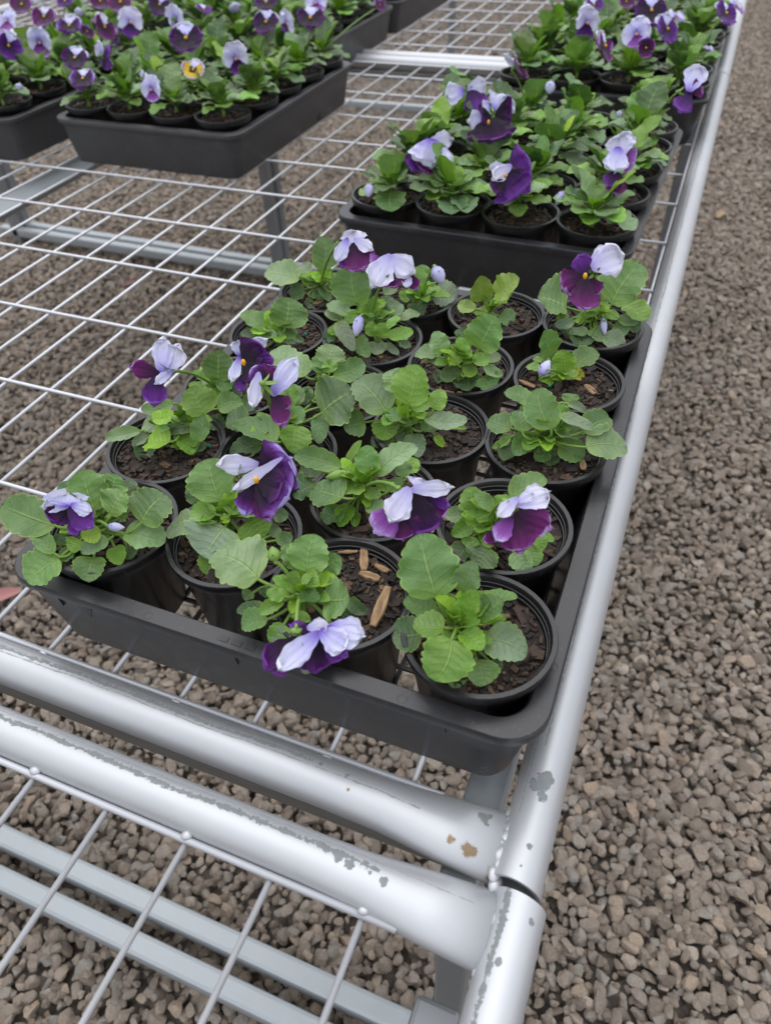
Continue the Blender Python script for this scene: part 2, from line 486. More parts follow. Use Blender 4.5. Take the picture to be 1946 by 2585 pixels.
def lathe(prof, seg=40, closed=False):
    v, f = [], []
    for r, z in prof:
        for k in range(seg):
            t = 2 * math.pi * k / seg
            v.append((r * math.cos(t), r * math.sin(t), z))
    for i in range(len(prof) - 1):
        for k in range(seg):
            k2 = (k + 1) % seg
            f.append((i * seg + k, i * seg + k2, (i + 1) * seg + k2, (i + 1) * seg + k))
    return v, f
def box_geo(x0, x1, y0, y1, z0, z1, bev=0.0):
    v = [(x, y, z) for z in (z0, z1) for y in (y0, y1) for x in (x0, x1)]
    f = [(0, 2, 3, 1), (4, 5, 7, 6), (0, 1, 5, 4), (2, 6, 7, 3), (0, 4, 6, 2), (1, 3, 7, 5)]
    return v, f
def tag(o, label=None, cat=None, group=None, kind=None):
    if label: o['label'] = label
    if cat: o['category'] = cat
    if group: o['group'] = group
    if kind: o['kind'] = kind
    return o
def empty(name, loc, rz=0.0):
    o = bpy.data.objects.new(name, None)
    o.empty_display_size = 0.02
    col.objects.link(o)
    o.location = loc
    o.rotation_euler = (0, 0, rz)
    return o
def bevel(o, w, seg=2):
    md = o.modifiers.new('bevel', 'BEVEL')
    md.width = w
    md.segments = seg
    md.limit_method = 'ANGLE'
    return o

# ------------------------------------------------------------------ ground and gravel
GZ = -0.56
v = [(-60, -60, GZ - .013), (60, -60, GZ - .004), (60, 60, GZ - .013), (-60, 60, GZ - .013)]
tag(link('ground', mesh('ground', v, [(0, 1, 2, 3)]), None, GROUND), kind='structure')

def stone_mesh(i):
    import bmesh
    r = np.random.RandomState(100 + i)
    bm = bmesh.new()
    bmesh.ops.create_icosphere(bm, subdivisions=2, radius=1.0)
    pl = [(nrm(r.normal(size=3)), r.uniform(.42, .74)) for _ in range(10)]
    sx = (r.uniform(.85, 1.25), r.uniform(.75, 1.0), r.uniform(.6, .85))
    for vt in bm.verts:
        p = np.array(vt.co)
        for n_, d in pl:
            e = p @ n_ - d
            if e > 0:
                p = p - n_ * e * 0.98
        p = p * (1 + r.normal() * .015)
        vt.co = p * sx
    me = bpy.data.meshes.new('stone')
    bm.to_mesh(me)
    bm.free()
    me.materials.append(GRAVEL)
    me.polygons.foreach_set('use_smooth', [True] * len(me.polygons))
    me.set_sharp_from_angle(angle=math.radians(20))
    return me
stone_col = bpy.data.collections.new('stones')
for i in range(10):
    so_ = bpy.data.objects.new('gravel_stone_%02d' % i, stone_mesh(i))
    stone_col.objects.link(so_)

def gravel():
    r = np.random.RandomState(5)
    def patch(x0, x1, y0, y1, sp):
        xs, ys = np.meshgrid(np.arange(x0, x1, sp), np.arange(y0, y1, sp))
        p = np.stack([xs.ravel(), ys.ravel()], 1)
        p += r.uniform(-.5, .5, p.shape) * sp
        return p
    P = np.concatenate([patch(-3.4, 1.6, -1.3, 2.2, .0103), patch(.4, 1.7, 2.2, 7.0, .013), patch(-5.5, .4, 2.2, 5.6, .03)])
    big = np.r_[np.zeros(len(P))]
    # keep what lies well inside a wide cone round the view, so that a step aside still finds gravel
    Q = np.c_[P, np.full(len(P), GZ)] - CAM
    c = Q @ RW.T
    px = FPX * c[:, 0] / c[:, 2]
    py = FPX * c[:, 1] / c[:, 2]
    keep = (c[:, 2] > .1) & (np.abs(px) < 973 + 500) & (np.abs(py) < 1292 + 450)
    P = P[keep]
    n_ = len(P)
    s_ = r.lognormal(math.log(.0087), .28, n_).clip(.0040, .0150)
    z = GZ + r.uniform(-.006, .007, n_)
    me = bpy.data.meshes.new('gravel')
    me.vertices.add(n_)
    me.vertices.foreach_set('co', np.c_[P, z].astype(np.float32).ravel())
    a = me.attributes.new('rot', 'FLOAT_VECTOR', 'POINT')
    rot = np.c_[r.uniform(-.7, .7, n_), r.uniform(-.7, .7, n_), r.uniform(0, 6.28, n_)]
    a.data.foreach_set('vector', rot.astype(np.float32).ravel())
    a = me.attributes.new('siz', 'FLOAT', 'POINT')
    a.data.foreach_set('value', s_.astype(np.float32))
    a = me.attributes.new('idx', 'INT', 'POINT')
    a.data.foreach_set('value', r.randint(0, 10, n_).astype(np.int32))
    o = link('gravel', me, None, GRAVEL)
    tag(o, 'loose brown grey crushed stone gravel under and beside the benches', 'gravel', kind='stuff')
    ng = bpy.data.node_groups.new('gravel_scatter', 'GeometryNodeTree')
    ng.interface.new_socket('Geometry', in_out='INPUT', socket_type='NodeSocketGeometry')
    ng.interface.new_socket('Geometry', in_out='OUTPUT', socket_type='NodeSocketGeometry')
    N, L_ = ng.nodes, ng.links
    gi, go = N.new('NodeGroupInput'), N.new('NodeGroupOutput')
    ci = N.new('GeometryNodeCollectionInfo')
    ci.inputs['Collection'].default_value = stone_col
    ci.inputs['Separate Children'].default_value = True
    ci.inputs['Reset Children'].default_value = True
    ip = N.new('GeometryNodeInstanceOnPoints')
    ip.inputs['Pick Instance'].default_value = True
    def named(nm, ty):
        x = N.new('GeometryNodeInputNamedAttribute')
        x.data_type = ty
        x.inputs['Name'].default_value = nm
        return x.outputs['Attribute']
    er = N.new('FunctionNodeEulerToRotation')
    L_.new(named('rot', 'FLOAT_VECTOR'), er.inputs[0])
    L_.new(gi.outputs[0], ip.inputs['Points'])
    L_.new(ci.outputs[0], ip.inputs['Instance'])
    L_.new(named('idx', 'INT'), ip.inputs['Instance Index'])
    L_.new(er.outputs[0], ip.inputs['Rotation'])
    L_.new(named('siz', 'FLOAT'), ip.inputs['Scale'])
    L_.new(ip.outputs[0], go.inputs[0])
    md = o.modifiers.new('scatter', 'NODES')
    md.node_group = ng
gravel()

# ------------------------------------------------------------------ benches
TR = 0.0134
def pipe(name, a, b_, r, material, parent, seg=28, origin=None, shape=None, nseg=1, hollow=False, slant=0.0):
    """straight pipe; shape(t) gives (scale across, scale up)"""
    a, b_ = np.asarray(a, float), np.asarray(b_, float)
    d = nrm(b_ - a)
    side = nrm(np.cross([0, 0, 1.0], d)) if abs(d[2]) < .9 else np.array([1.0, 0, 0])
    up = np.cross(d, side)
    v, f = [], []
    for i in range(nseg + 1):
        t = i / nseg
        s1, s2 = shape(t) if shape else (1, 1)
        p = a + (b_ - a) * t
        for k in range(seg):
            th = 2 * math.pi * k / seg
            v.append(p + r * s1 * math.cos(th) * side + r * s2 * math.sin(th) * up + d * slant * math.cos(th) * (1 if i in (0, nseg) else 0))
    if hollow:
        for i in (nseg, 0):
            for k in range(seg):
                th = 2 * math.pi * k / seg
                v.append((b_ if i else a) + .84 * r * (math.cos(th) * side + math.sin(th) * up) + d * slant * math.cos(th) * .84)
        nr = nseg + 3
        for i in range(nr):
            i2 = (i + 1) % nr
            for k in range(seg):
                k2 = (k + 1) % seg
                f.append((i * seg + k, i * seg + k2, i2 * seg + k2, i2 * seg + k))
        me = mesh(name, np.array(v), f)
        me.set_sharp_from_angle(angle=math.radians(40))
        return link(name, me, parent, material)
    for i in range(nseg):
        for k in range(seg):
            k2 = (k + 1) % seg
            f.append((i * seg + k, i * seg + k2, (i + 1) * seg + k2, (i + 1) * seg + k))
    f.append(tuple(range(seg - 1, -1, -1)))
    f.append(tuple(nseg * seg + k for k in range(seg)))
    v = np.array(v)
    return link(name, mesh(name, v, f), parent, material)
def bar(name, x0, x1, y0, y1, z0, z1, material, parent, bev=0.003):
    o = link(name, mesh(name, *box_geo(x0, x1, y0, y1, z0, z1), smooth=False), parent, material)
    if bev:
        bevel(o, bev)
    return o
WR = 0.0018
def wire(a, b_, parent, r=WR):
    v, f = tube_geo([a, b_], r, 8)
    return link('wire', mesh('wire', v, f), parent, WIRE)

def weld(name, p, r, parent, seed=0, sx=(1, 1, 1)):
    rr = np.random.RandomState(seed)
    v, f = [], []
    import bmesh
    bm = bmesh.new()
    bmesh.ops.create_icosphere(bm, subdivisions=2, radius=1.0)
    for vt in bm.verts:
        vt.co = Vector([vt.co[i] * r * sx[i] * (1 + rr.normal() * .10) + p[i] for i in range(3)])
    me = bpy.data.meshes.new(name)
    bm.to_mesh(me)
    bm.free()
    me.polygons.foreach_set('use_smooth', [True] * len(me.polygons))
    return link(name, me, parent, STEEL)

XL = -1.36                                # far side of the bench, out of the picture
COLS = [0.55 - 0.0515 * i for i in range(37)]
FLAT = lambda end: (lambda t: (1, 1))
def flare(x_end, length, L_tot):
    def fn(t):
        d = (1 - t) * L_tot
        k = max(0.0, 1 - d / length)
        k = k * k * (3 - 2 * k)
        return (1 + .46 * k, 1 - .38 * k)
    return fn

def bench(y0, y1, xr, label, rows, front, end_mats, rail_mat, wz, rz_=0.0):
    root = empty('display_bench', (0, 0, 0))
    tag(root, label, 'bench', 'silver tube and mesh benches set end to end')
    # side rails: cut by the gap between two benches
    ra = pipe('side_rail', (0, y0, 0), (0, y1, 0), TR, rail_mat, root, nseg=1, hollow=True, slant=.0016)
    ra.location = (xr, 0, rz_)
    pipe('side_rail', (XL, y0, 0), (XL, y1, 0), TR, STEEL, root)
    L_tot = (xr - .012) - XL
    ys = (y0 + .017, y1 - .019)
    for yy, mt in zip(ys, end_mats):
        e = pipe('end_rail', (XL, 0, 0), (xr - .0105, 0, 0), TR, mt, root, nseg=60, shape=flare(xr, .085, L_tot))
        e.location = (0, yy, 0)
    # stained angle beams below the end rails
    for yy in ys:
        bar('cross_beam', XL + .03, xr - .022, yy - .0095, yy + .008, -.028, -.0130, GALVD, root, .0015)
    # leg frames
    for yy in ys:
        for xx in (-.385, .585, -1.3):
            y_ = yy if xx < 0 else yy + (.010 if yy == ys[0] else -.036)
            x_ = xx if xx < 0 or yy == ys[0] else (.594 if front == 'near' else .610)
            bar('leg', x_ - .0125, x_ + .0125, y_ - .0125, y_ + .0125, GZ, -.047 if xx < 0 else -.060, GALVP, root, .003)
        bar('foot_rail', XL, .56, yy - .0125, yy + .0125, -.535, -.508, GALV, root, .005)
    bar('corner_brace', xr - .042, xr - .018, ys[0] + .011, ys[0] + .12, -.058, -.030, GALV, root, .002)
    # beam along the middle, below the mesh
    bar('centre_beam', -.405, -.345, ys[0] + .02, ys[1] - .02, -.0335, -.0305, GALV, root, .001)
    bar('centre_beam_web', -.405, -.402, ys[0] + .02, ys[1] - .02, -.066, -.0345, GALV, root, .001)
    ya, yb = ys[0] + TR + .0022, ys[1] - TR - .0022
    for xx in COLS:
        wire((xx, ya, wz), (xx, yb, wz), root)
    for i, yy in enumerate(rows):
        s_ = 1 if (i < len(rows) * .55) else -1
        zz = wz + (.0034 * s_)
        wire((XL + .014, yy, zz), (.6025, yy, zz), root)
    wire((.6005, rows[0] - .01, wz), (.6005, rows[-1] + .04, wz), root)
    wire((XL + .02, ya, wz + .0022), (.568, ya, wz + .0022), root, .0021)
    wire((XL + .02, yb, wz + .0022), (.568, yb, wz + .0022), root, .0021)
    return root, ya, yb, ys

# back bench carries the trays; its front end rail is the upper of the two tubes at the joint
B1, ya1, yb1, ys1 = bench(-.7752, .748, .617, 'long silver mesh bench carrying all the flower trays',
    [-.62, -.498, -.3745, -.2495, -.1255, 0.0, .1225, .251, .384, .5215, .64], 'back', (TUBE1, STEEL), RAIL1, 0.0)
B2, ya2, yb2, ys2 = bench(-2.28, -.7795, .6212, 'empty silver mesh bench in the foreground with peeling end tube',
    [-2.1, -1.98, -1.86, -1.74, -1.62, -1.5, -1.38, -1.26, -1.14, -1.02, -.94], 'near', (STEEL, TUBE2), RAIL2, -.001, -.0015)
B3, ya3, yb3, ys3 = bench(.752, 2.25, .617, 'farthest silver mesh bench beyond the bright cross tubes',
    [.87, 1.0, 1.12, 1.245, 1.37, 1.495, 1.62, 1.745, 1.87, 2.0, 2.1], 'far', (STEEL, STEEL), STEEL, 0.0)
# weld beads
for i, xx in enumerate(COLS[:14]):
    if i % 2 == 0:
        weld('weld_bead', (xx, yb2 + .0018, .0032), .0030, B2, i, (1.1, 1, .7))
    else:
        weld('weld_bead', (xx, ya1 - .0022, .0028), .0024, B1, 50 + i, (1.4, .8, .6))
for k in range(9):
    w_ = random.Random(k)
    for bb, xx, yy in ((B1, .6062, ys1[0]), (B2, .6102, ys2[1])):
        weld('weld_bead', (xx + w_.uniform(-.0012, .0012), yy - .0185 + k * .0046, .0068 - .0040 * abs((k - 4) / 4.0) ** 2 - (.0015 if bb is B2 else 0)), .0028 * w_.uniform(.8, 1.25), bb, 80 + k, (1.1, 1.7, .7))

# ------------------------------------------------------------------ trays
def rrect(hx, hy, r, n_=8):
    pts = []
    for cx_, cy_, a0 in ((hx - r, hy - r, 0), (-hx + r, hy - r, 90), (-hx + r, -hy + r, 180), (hx - r, -hy + r, 270)):
        for k in range(n_ + 1):
            a = math.radians(a0 + 90 * k / n_)
            pts.append((cx_ + r * math.cos(a), cy_ + r * math.sin(a)))
    return pts
TW, TD, TH = 0.336, 0.430, 0.064
def ring_loft(rings):
    v, f = [], []
    n_ = len(rings[0][0])
    for pts, z in rings:
        v += [(x, y, z) for x, y in pts]
    for i in range(len(rings) - 1):
        for k in range(n_):
            k2 = (k + 1) % n_
            f.append((i * n_ + k, i * n_ + k2, (i + 1) * n_ + k2, (i + 1) * n_ + k))
    return v, f
def tray_meshes():
    hx, hy = TW / 2, TD / 2
    A = lambda d, z, r: (rrect(hx - d, hy - (d * .62 if d < .0046 or z < .01 else d * .95), r), z)
    v, f = ring_loft([A(.0165, 0, .016), A(.0155, .002, .017), A(.0045, TH - .006, .022)])
    v2, f2 = ring_loft([A(.0125, TH - .002, .016), A(.0235, .003, .014), A(.0245, .0025, .014), A(.0165, 0, .016)])
    off = len(v)
    wall = mesh('tray_wall', v + v2, f + [tuple(i + off for i in q) for q in f2])
    v, f = ring_loft([A(.0045, TH - .0062, .022), A(.0002, TH - .0065, .024), A(.0, TH - .0055, .024), A(.0, TH - .0012, .024), A(.0012, TH, .0235),
                      A(.0115, TH, .0175), A(.0126, TH - .0012, .0168), A(.0126, TH - .006, .0165)])
    rim = mesh('tray_rim', v, f)
    rim.set_sharp_from_angle(angle=math.radians(35))
    wall.set_sharp_from_angle(angle=math.radians(35))
    # open lattice floor
    V, F = [], []
    def addbox(x0, x1, y0, y1, z0, z1):
        a, b_ = box_geo(x0, x1, y0, y1, z0, z1)
        o = len(V)
        V.extend(a)
        F.extend([tuple(i + o for i in q) for q in b_])
    w = .0014
    for i in range(17):
        x = -hx + .024 + (TW - .048) * i / 16
        addbox(x - w, x + w, -hy + .02, hy - .02, .0004, .0026)
    for j in range(21):
        y = -hy + .022 + (TD - .044) * j / 20
        addbox(-hx + .022, hx - .022, y - w, y + w, .0008, .0030)
    grid = mesh('tray_floor_grid', V, F, smooth=False)
    # raised ribs and recess marks on the wall
    ribs = []
    return wall, rim, grid
TRW, TRR, TRG = tray_meshes()
TRAYD = plastic('dusty_tray_plastic', (.044, .044, .047), 0.42, 0.65)
def tray(cx_, cy_, rz, label, k=(1, 1), dusty=False):
    root = empty('seedling_tray', (cx_, cy_, .0042), rz)
    tag(root, label, 'tray', 'grey plastic seedling trays on the benches')
    for nm, me in (('wall', TRW), ('rim', TRR), ('floor_grid', TRG)):
        o = link(nm, me, root, TRAY)
        o.scale = (k[0], k[1], 1)
        if dusty:
            o.material_slots[0].link = 'OBJECT'
            o.material_slots[0].material = TRAYD
    return root
def quad_part(name, pts, n_, th, parent, material):
    pts = [np.asarray(p, float) for p in pts]
    n_ = nrm(n_) * th
    k = len(pts)
    V = pts + [p + n_ for p in pts]
    F = [tuple(range(k - 1, -1, -1)), tuple(range(k, 2 * k))] + [(i, (i + 1) % k, k + (i + 1) % k, k + i) for i in range(k)]
    return link(name, mesh(name, V, F, smooth=False), parent, material)
def tray_marks(root):
    hx, hy = TW / 2, TD / 2
    # wall line at height z: between (d=.0155, z=.002) and (d=.0045, z=TH-.006)
    yw = lambda z: -(hy - .62 * (.0155 + (.0045 - .0155) * (z - .002) / (TH - .008)))
    nw = np.array([0, -1.0, -.11])
    W = lambda x, z: (x, yw(z) + .0004, z)
    for x in (.118, -.005, -.128):
        quad_part('wall_rib', [W(x - .0007, TH - .019), W(x + .0007, TH - .019), W(x + .0007, TH - .0063), W(x - .0007, TH - .0063)], nw, .0016, root, TRAY)
    quad_part('corner_notch_shade', [W(-.117, TH - .011), W(-.1095, TH - .024), W(-.104, TH - .013)], nw, .0008, root, POT)  # raised black triangle, its colour standing in for the shade inside a recess
    for i, x in enumerate((-.014, -.0055, .003)):
        quad_part('rim_slot_shade', [(x, -hy + .0035, TH - .0004), (x + .0062, -hy + .0035, TH - .0004), (x + .0062, -hy + .0070, TH - .0004), (x, -hy + .0070, TH - .0004)], (0, 0, 1), .0007, root, POT)  # thin black plates on the rim; their colour paints the shade within holes
    for x, y in ((.095, -hy + .0042), (-.06, -hy + .0042), (hx - .0055, -hy + .05), (hx - .0055, .05)):
        V, F = [], []
        for rr, z in ((.0027, 0), (.0025, .0004), (.0023, .0)):
            for k in range(20):
                V.append((x + rr * math.cos(k * .31416), y + rr * math.sin(k * .31416), TH + z - .0001))
        for i in range(2):
            for k in range(20):
                F.append((i * 20 + k, i * 20 + (k + 1) % 20, (i + 1) * 20 + (k + 1) % 20, (i + 1) * 20 + k))
        link('mould_ring', mesh('mould_ring', V, F), root, TRAY)
RIMZ = .0042 + TH

# ------------------------------------------------------------------ pot and soil meshes
PR = 0.0416                     # rim radius
PH = 0.0735
PZ0 = 0.0072                    # pots stand on the tray floor grid
SOILZ = PH - .0085
v, f = lathe([(0.0, .0), (.0290, .0), (.0302, .0015), (.0372, PH - .0090), (.0388, PH - .0085)], 44)
POT_ME = mesh('pot', v, f)
v, f = lathe([(.0374, PH - .0088), (.0396, PH - .0088), (.0403, PH - .008), (PR, PH - .0010), (PR - .0004, PH), (PR - .0030, PH), (PR - .0035, PH - .0008),
              (PR - .0042, PH - .0030), (PR - .0046, PH - .0032), (PR - .0050, PH - .0058), (PR - .0055, PH - .006), (.0352, SOILZ - .004)], 44)
RIM_ME = mesh('pot_rim', v, f)
RIM_ME.set_sharp_from_angle(angle=math.radians(35))
def soil_mesh(seed, nchip=430):
    r = np.random.RandomState(seed)
    v, f = [], []
    R_ = .0356
    nr, ns = 7, 28
    v.append((0, 0, .002))
    for i in range(1, nr + 1):
        for k in range(ns):
            a = 2 * math.pi * k / ns
            rad = R_ * i / nr
            v.append((rad * math.cos(a), rad * math.sin(a), r.normal() * .0007 + .0018 * (1 - (i / nr) ** 2)))
    for k in range(ns):
        f.append((0, 1 + k, 1 + (k + 1) % ns))
    for i in range(nr - 1):
        for k in range(ns):
            k2 = (k + 1) % ns
            f.append((1 + i * ns + k, 1 + (i + 1) * ns + k, 1 + (i + 1) * ns + k2, 1 + i * ns + k2))
    base = mesh('soil', v, f)
    V, F = [], []
    for _ in range(nchip):
        rad, a = R_ * math.sqrt(r.uniform(0, .98)), r.uniform(0, 6.283)
        L_ = min(.0115, r.lognormal(math.log(.0038), .42))
        W_, H_ = L_ * r.uniform(.35, .8), L_ * r.uniform(.2, .45)
        c, s_ = math.cos(a2 := r.uniform(0, 6.283)), math.sin(a2)
        tx, ty = r.normal() * .25, r.normal() * .25
        x0, y0, z0 = min(rad, R_ - L_ * .5) * math.cos(a), min(rad, R_ - L_ * .5) * math.sin(a), r.uniform(.0, .0022) + .0012 * (1 - (rad / R_) ** 2)
        o = len(V)
        for zz in (-1, 1):
            for yy in (-1, 1):
                for xx in (-1, 1):
                    px, py, pz = xx * L_ * .5 * r.uniform(.6, 1), yy * W_ * .5 * r.uniform(.6, 1), zz * H_ * .5
                    pz += px * tx + py * ty
                    V.append((x0 + px * c - py * s_, y0 + px * s_ + py * c, z0 + pz))
        F += [tuple(i + o for i in q) for q in [(0, 2, 3, 1), (4, 5, 7, 6), (0, 1, 5, 4), (2, 6, 7, 3), (0, 4, 6, 2), (1, 3, 7, 5)]]
    chips = mesh('bark_chips', V, F, smooth=False)
    return base, chips
SOILS = [soil_mesh(s_) for s_ in range(6)]

# ------------------------------------------------------------------ leaves and petals
PAL = {'g': (.116, .216, .062), 'g2': (.188, .280, .130), 'd': (.074, .138, .052), 'd2': (.180, .245, .150), 'y1': (.165, .305, .052),
       'ym': (.138, .270, .028), 'y': (.240, .42, .034), 'y2': (.23, .30, .075), 'Y': (.52, .46, .03)}
def jitter(c, r, a=.22):
    k = 1 + r.uniform(-a, a)
    return tuple(max(0, x * k * (1 + r.uniform(-.06, .06))) for x in c)

def leaf_geo(base, tip, n_, width, crown=None, seed=0, hi=True, fold=.22, droop=.12, p=.85, teeth=6):
    """blade from base to tip with crenate margin; petiole back to the crown"""
    r = random.Random(seed)
    base, tip = np.asarray(base, float), np.asarray(tip, float)
    L_ = np.linalg.norm(tip - base)
    ax = (tip - base) / (L_ + 1e-9)
    n_ = nrm(n_ - ax * (n_ @ ax))
    sd_ = np.cross(n_, ax)
    NT = 40 if hi else 15
    S = np.array([-1, -.82, -.5, -.2, 0, .2, .5, .82, 1.0]) if hi else np.array([-1, -.55, 0, .55, 1.0])
    t = np.linspace(0, 1, NT)
    p = r.uniform(.74, 1.02)
    hw = .53 * np.sin(math.pi * np.clip(t, .0, 1) ** p) ** .5
    hw[0], hw[-1] = .035, .02
    def side(k):
        if not teeth:
            return hw
        ph = r.uniform(-.3, .3)
        sc_ = np.abs(np.sin(math.pi * (teeth * (.62 * t + .38 * t ** 2) + ph))) ** .75
        depth = (.15 if hi else .05) * np.clip(t * 2.2, 0, 1) * (1 - np.clip(2 * t - 1, 0, 1) ** 6 * .5)
        return hw * (1 + .05 - depth * (1 - sc_)) * (1 + .03 * math.sin(5 * k + 7 * ph))
    hl, hr = side(1), side(2)
    T, SS = np.meshgrid(t, S, indexing='ij')
    half = np.where(SS < 0, hl[:, None], hr[:, None])
    y = SS * half * width
    ay = np.abs(SS)
    bulge = .020 * width * np.sin(2 * math.pi * (6 * (T - .24 * ay))) * ay * (1 - ay) * 4 * (1.0 if hi else 0)
    rip = .075 * width * np.sin(2 * math.pi * (r.uniform(1.2, 2.2) * T + r.random()) + np.sign(SS) * 1.3) * ay ** 2 * np.sin(math.pi * T)
    droop_ = droop * r.uniform(.4, 1.6)
    fo = fold * r.uniform(.5, 1.5)
    z = fo * ay ** 1.4 * half * width - droop_ * L_ * (T ** 2 - T) * -1.0 * 0 + (-droop_ * L_ * (T - .35) ** 2 + droop_ * L_ * .1225) + bulge + rip
    # lateral bend
    bend = r.uniform(-.10, .10) * L_ * np.sin(math.pi * T)
    x = T * L_
    P = base + x[..., None] * ax + (y + bend)[..., None] * sd_ + z[..., None] * n_
    V = [tuple(q) for q in P.reshape(-1, 3)]
    UV = np.stack([T, SS * .5 + .5], -1).reshape(-1, 2).tolist()
    F = grid_faces(NT, len(S))
    if crown is not None:
        crown = np.asarray(crown, float)
        dist = np.linalg.norm(base - crown)
        if dist > .002:
            pts = bez(base + ax * .04 * L_ - n_ * .0004, base - ax * dist * .45, crown, 6)
            rad = np.linspace(.00085, .0012, 6)
            tv, tf = tube_geo(pts, list(rad), 5, cap=False)
            o = len(V)
            V += [tuple(q) for q in tv]
            UV += [(-.2, .5)] * len(tv)
            F += [tuple(i + o for i in q) for q in tf]
    return np.array(V), F, UV

def petal_geo(base, tip, n_, width, seed=0, ruffle=.10, cup=.18, bend=.15, hi=True, p=1.55):
    r = random.Random(seed)
    base, tip = np.asarray(base, float), np.asarray(tip, float)
    L_ = np.linalg.norm(tip - base)
    ax = (tip - base) / (L_ + 1e-9)
    n_ = nrm(n_ - ax * (n_ @ ax))
    sd_ = np.cross(n_, ax)
    NT, NS = (24, 23) if hi else (9, 7)
    t = np.linspace(0, 1, NT)
    S = np.linspace(-1, 1, NS)
    T, SS = np.meshgrid(t, S, indexing='ij')
    tm = r.uniform(.56, .66)
    grow = .07 + .43 * np.clip(T / tm, 0, 1) ** .72
    close = np.sqrt(np.clip(1 - (np.clip(T - tm, 0, 1) / (1 - tm)) ** 2.7, 0, 1))
    hw = grow * close
    # rounded end: the rows bow forward in the middle, edge frilled
    fr = 1 + (.035 * np.sin(SS * 8 + r.uniform(0, 6)) + .035 * np.sin(SS * 15 + r.uniform(0, 6)) + .02 * np.sin(SS * 27 + r.uniform(0, 6))) * T ** 2
    x = T * L_ * fr * (1 - .10 * SS ** 2 * T)
    y = SS * hw * width * (1 + .05 * np.sin(T * 21 + r.uniform(0, 6) + SS * 2) * np.abs(SS) ** 3)
    ph1, ph2 = r.uniform(0, 6.28), r.uniform(0, 6.28)
    f1, f2 = r.uniform(4.5, 6.5), r.uniform(10, 13)
    z = cup * width * SS ** 2 * T * .5 + bend * L_ * (T ** 2) * r.uniform(.4, 1.3) - bend * L_ * T * .5
    z = z + ruffle * width * T ** 2.2 * (.65 * np.sin(f1 * SS + ph1) + .35 * np.sin(f2 * SS + ph2)) * (.35 + .65 * np.abs(SS))
    z = z + ruffle * width * (.30 * np.sin(25 * SS + ph2) * T ** 5 + .28 * np.sin(23 * T + ph1 + 2 * np.sign(SS)) * np.abs(SS) ** 4 * T)
    P = base + x[..., None] * ax + y[..., None] * sd_ + z[..., None] * n_
    UV = np.stack([T, SS * .5 + .5], -1).reshape(-1, 2)
    return P.reshape(-1, 3), grid_faces(NT, NS), UV

def calyx_geo(p, d, s=.0045, seed=0):
    """five pointed sepals round a swollen base, opening along d"""
    d = nrm(d)
    a = np.cross(d, [.3, .2, 1.0])
    a = nrm(a)
    b_ = np.cross(d, a)
    V, F = [], []
    tv, tf = tube_geo([p - d * s * .9, p - d * s * .4, p + d * s * .2, p + d * s * .6], [s * .25, s * .5, s * .55, s * .3], 8)
    V += [tuple(q) for q in tv]
    F += tf
    for k in range(5):
        t = 2 * math.pi * k / 5 + .3
        o_ = math.cos(t) * a + math.sin(t) * b_
        sdv = np.cross(d, o_)
        o = len(V)
        pts = [(p - d * s * .2 + o_ * s * .35, .28), (p + d * s * .5 + o_ * s * .8, .38), (p + d * s * 1.1 + o_ * s * 1.5, .26), (p + d * s * 1.5 + o_ * s * 2.2, .02)]
        for q, w in pts:
            V += [tuple(q - sdv * s * w), tuple(q + d * s * .06), tuple(q + sdv * s * w)]
        F += grid_faces(4, 3, o)
    return V, F

def shp(name, geo, origin, parent, material, uv=None, color=None, smooth=True):
    v, f = geo
    v = np.asarray(v, float) - origin
    return link(name, mesh(name, v, f, uv, smooth), parent, material, color=color)

def ball_geo(c, r, sx=(1, 1, 1), seg=10, rings=7):
    V, F = [], []
    for i in range(rings + 1):
        th = math.pi * i / rings
        for k in range(seg):
            a = 2 * math.pi * k / seg
            V.append((c[0] + r * sx[0] * math.sin(th) * math.cos(a), c[1] + r * sx[1] * math.sin(th) * math.sin(a), c[2] + r * sx[2] * math.cos(th)))
    for i in range(rings):
        for k in range(seg):
            k2 = (k + 1) % seg
            F.append((i * seg + k, (i + 1) * seg + k, (i + 1) * seg + k2, i * seg + k2))
    return V, F

def pot_root(x, y, label, seed, tilt=0.0, group='pansies in black plastic pots'):
    root = empty('potted_pansy', (x, y, PZ0))
    tag(root, label, 'potted plant', group)
    po = link('pot', POT_ME, root, POT)
    link('rim', RIM_ME, po, RIM)
    b_, c_ = SOILS[seed % len(SOILS)]
    s_ = link('soil', b_, root, SOILB, loc=(0, 0, SOILZ))
    s_.rotation_euler = (0, 0, seed * 1.7)
    ch = link('bark_chips', c_, s_, SOIL)
    ch['kind'] = 'stuff'
    return root

def bud_parts(root, org, a, b_, w, lav=True, seed=0):
    """bud from stalk end a to tip b_, width w"""
    a, b_ = np.asarray(a), np.asarray(b_)
    d = b_ - a
    L_ = np.linalg.norm(d)
    prof = [(0, .12), (.12, .36), (.35, .5), (.6, .46), (.82, .28), (1, .04)]
    tv, tf = tube_geo([a + d * t for t, _ in prof], [w * r_ * (.9 if lav else 1.0) for _, r_ in prof], 10)
    if lav:
        o = shp('bud', calyx_geo(a + d * .1, d, w * .30, seed), org, root, GREEN)
        me_uv = [(.15 + .8 * (i // 10) / 6, (i % 10) / 10) for i in range(len(tv))]
        shp('bud_petal', (tv, tf), org, o, PET['L'], uv=me_uv)
    else:
        v, f = calyx_geo(a + d * .05, d, w * .34, seed)
        o = len(v)
        shp('bud', (list(v) + [tuple(q) for q in tv], f + [tuple(i + o for i in q) for q in tf]), org, root, GREEN)

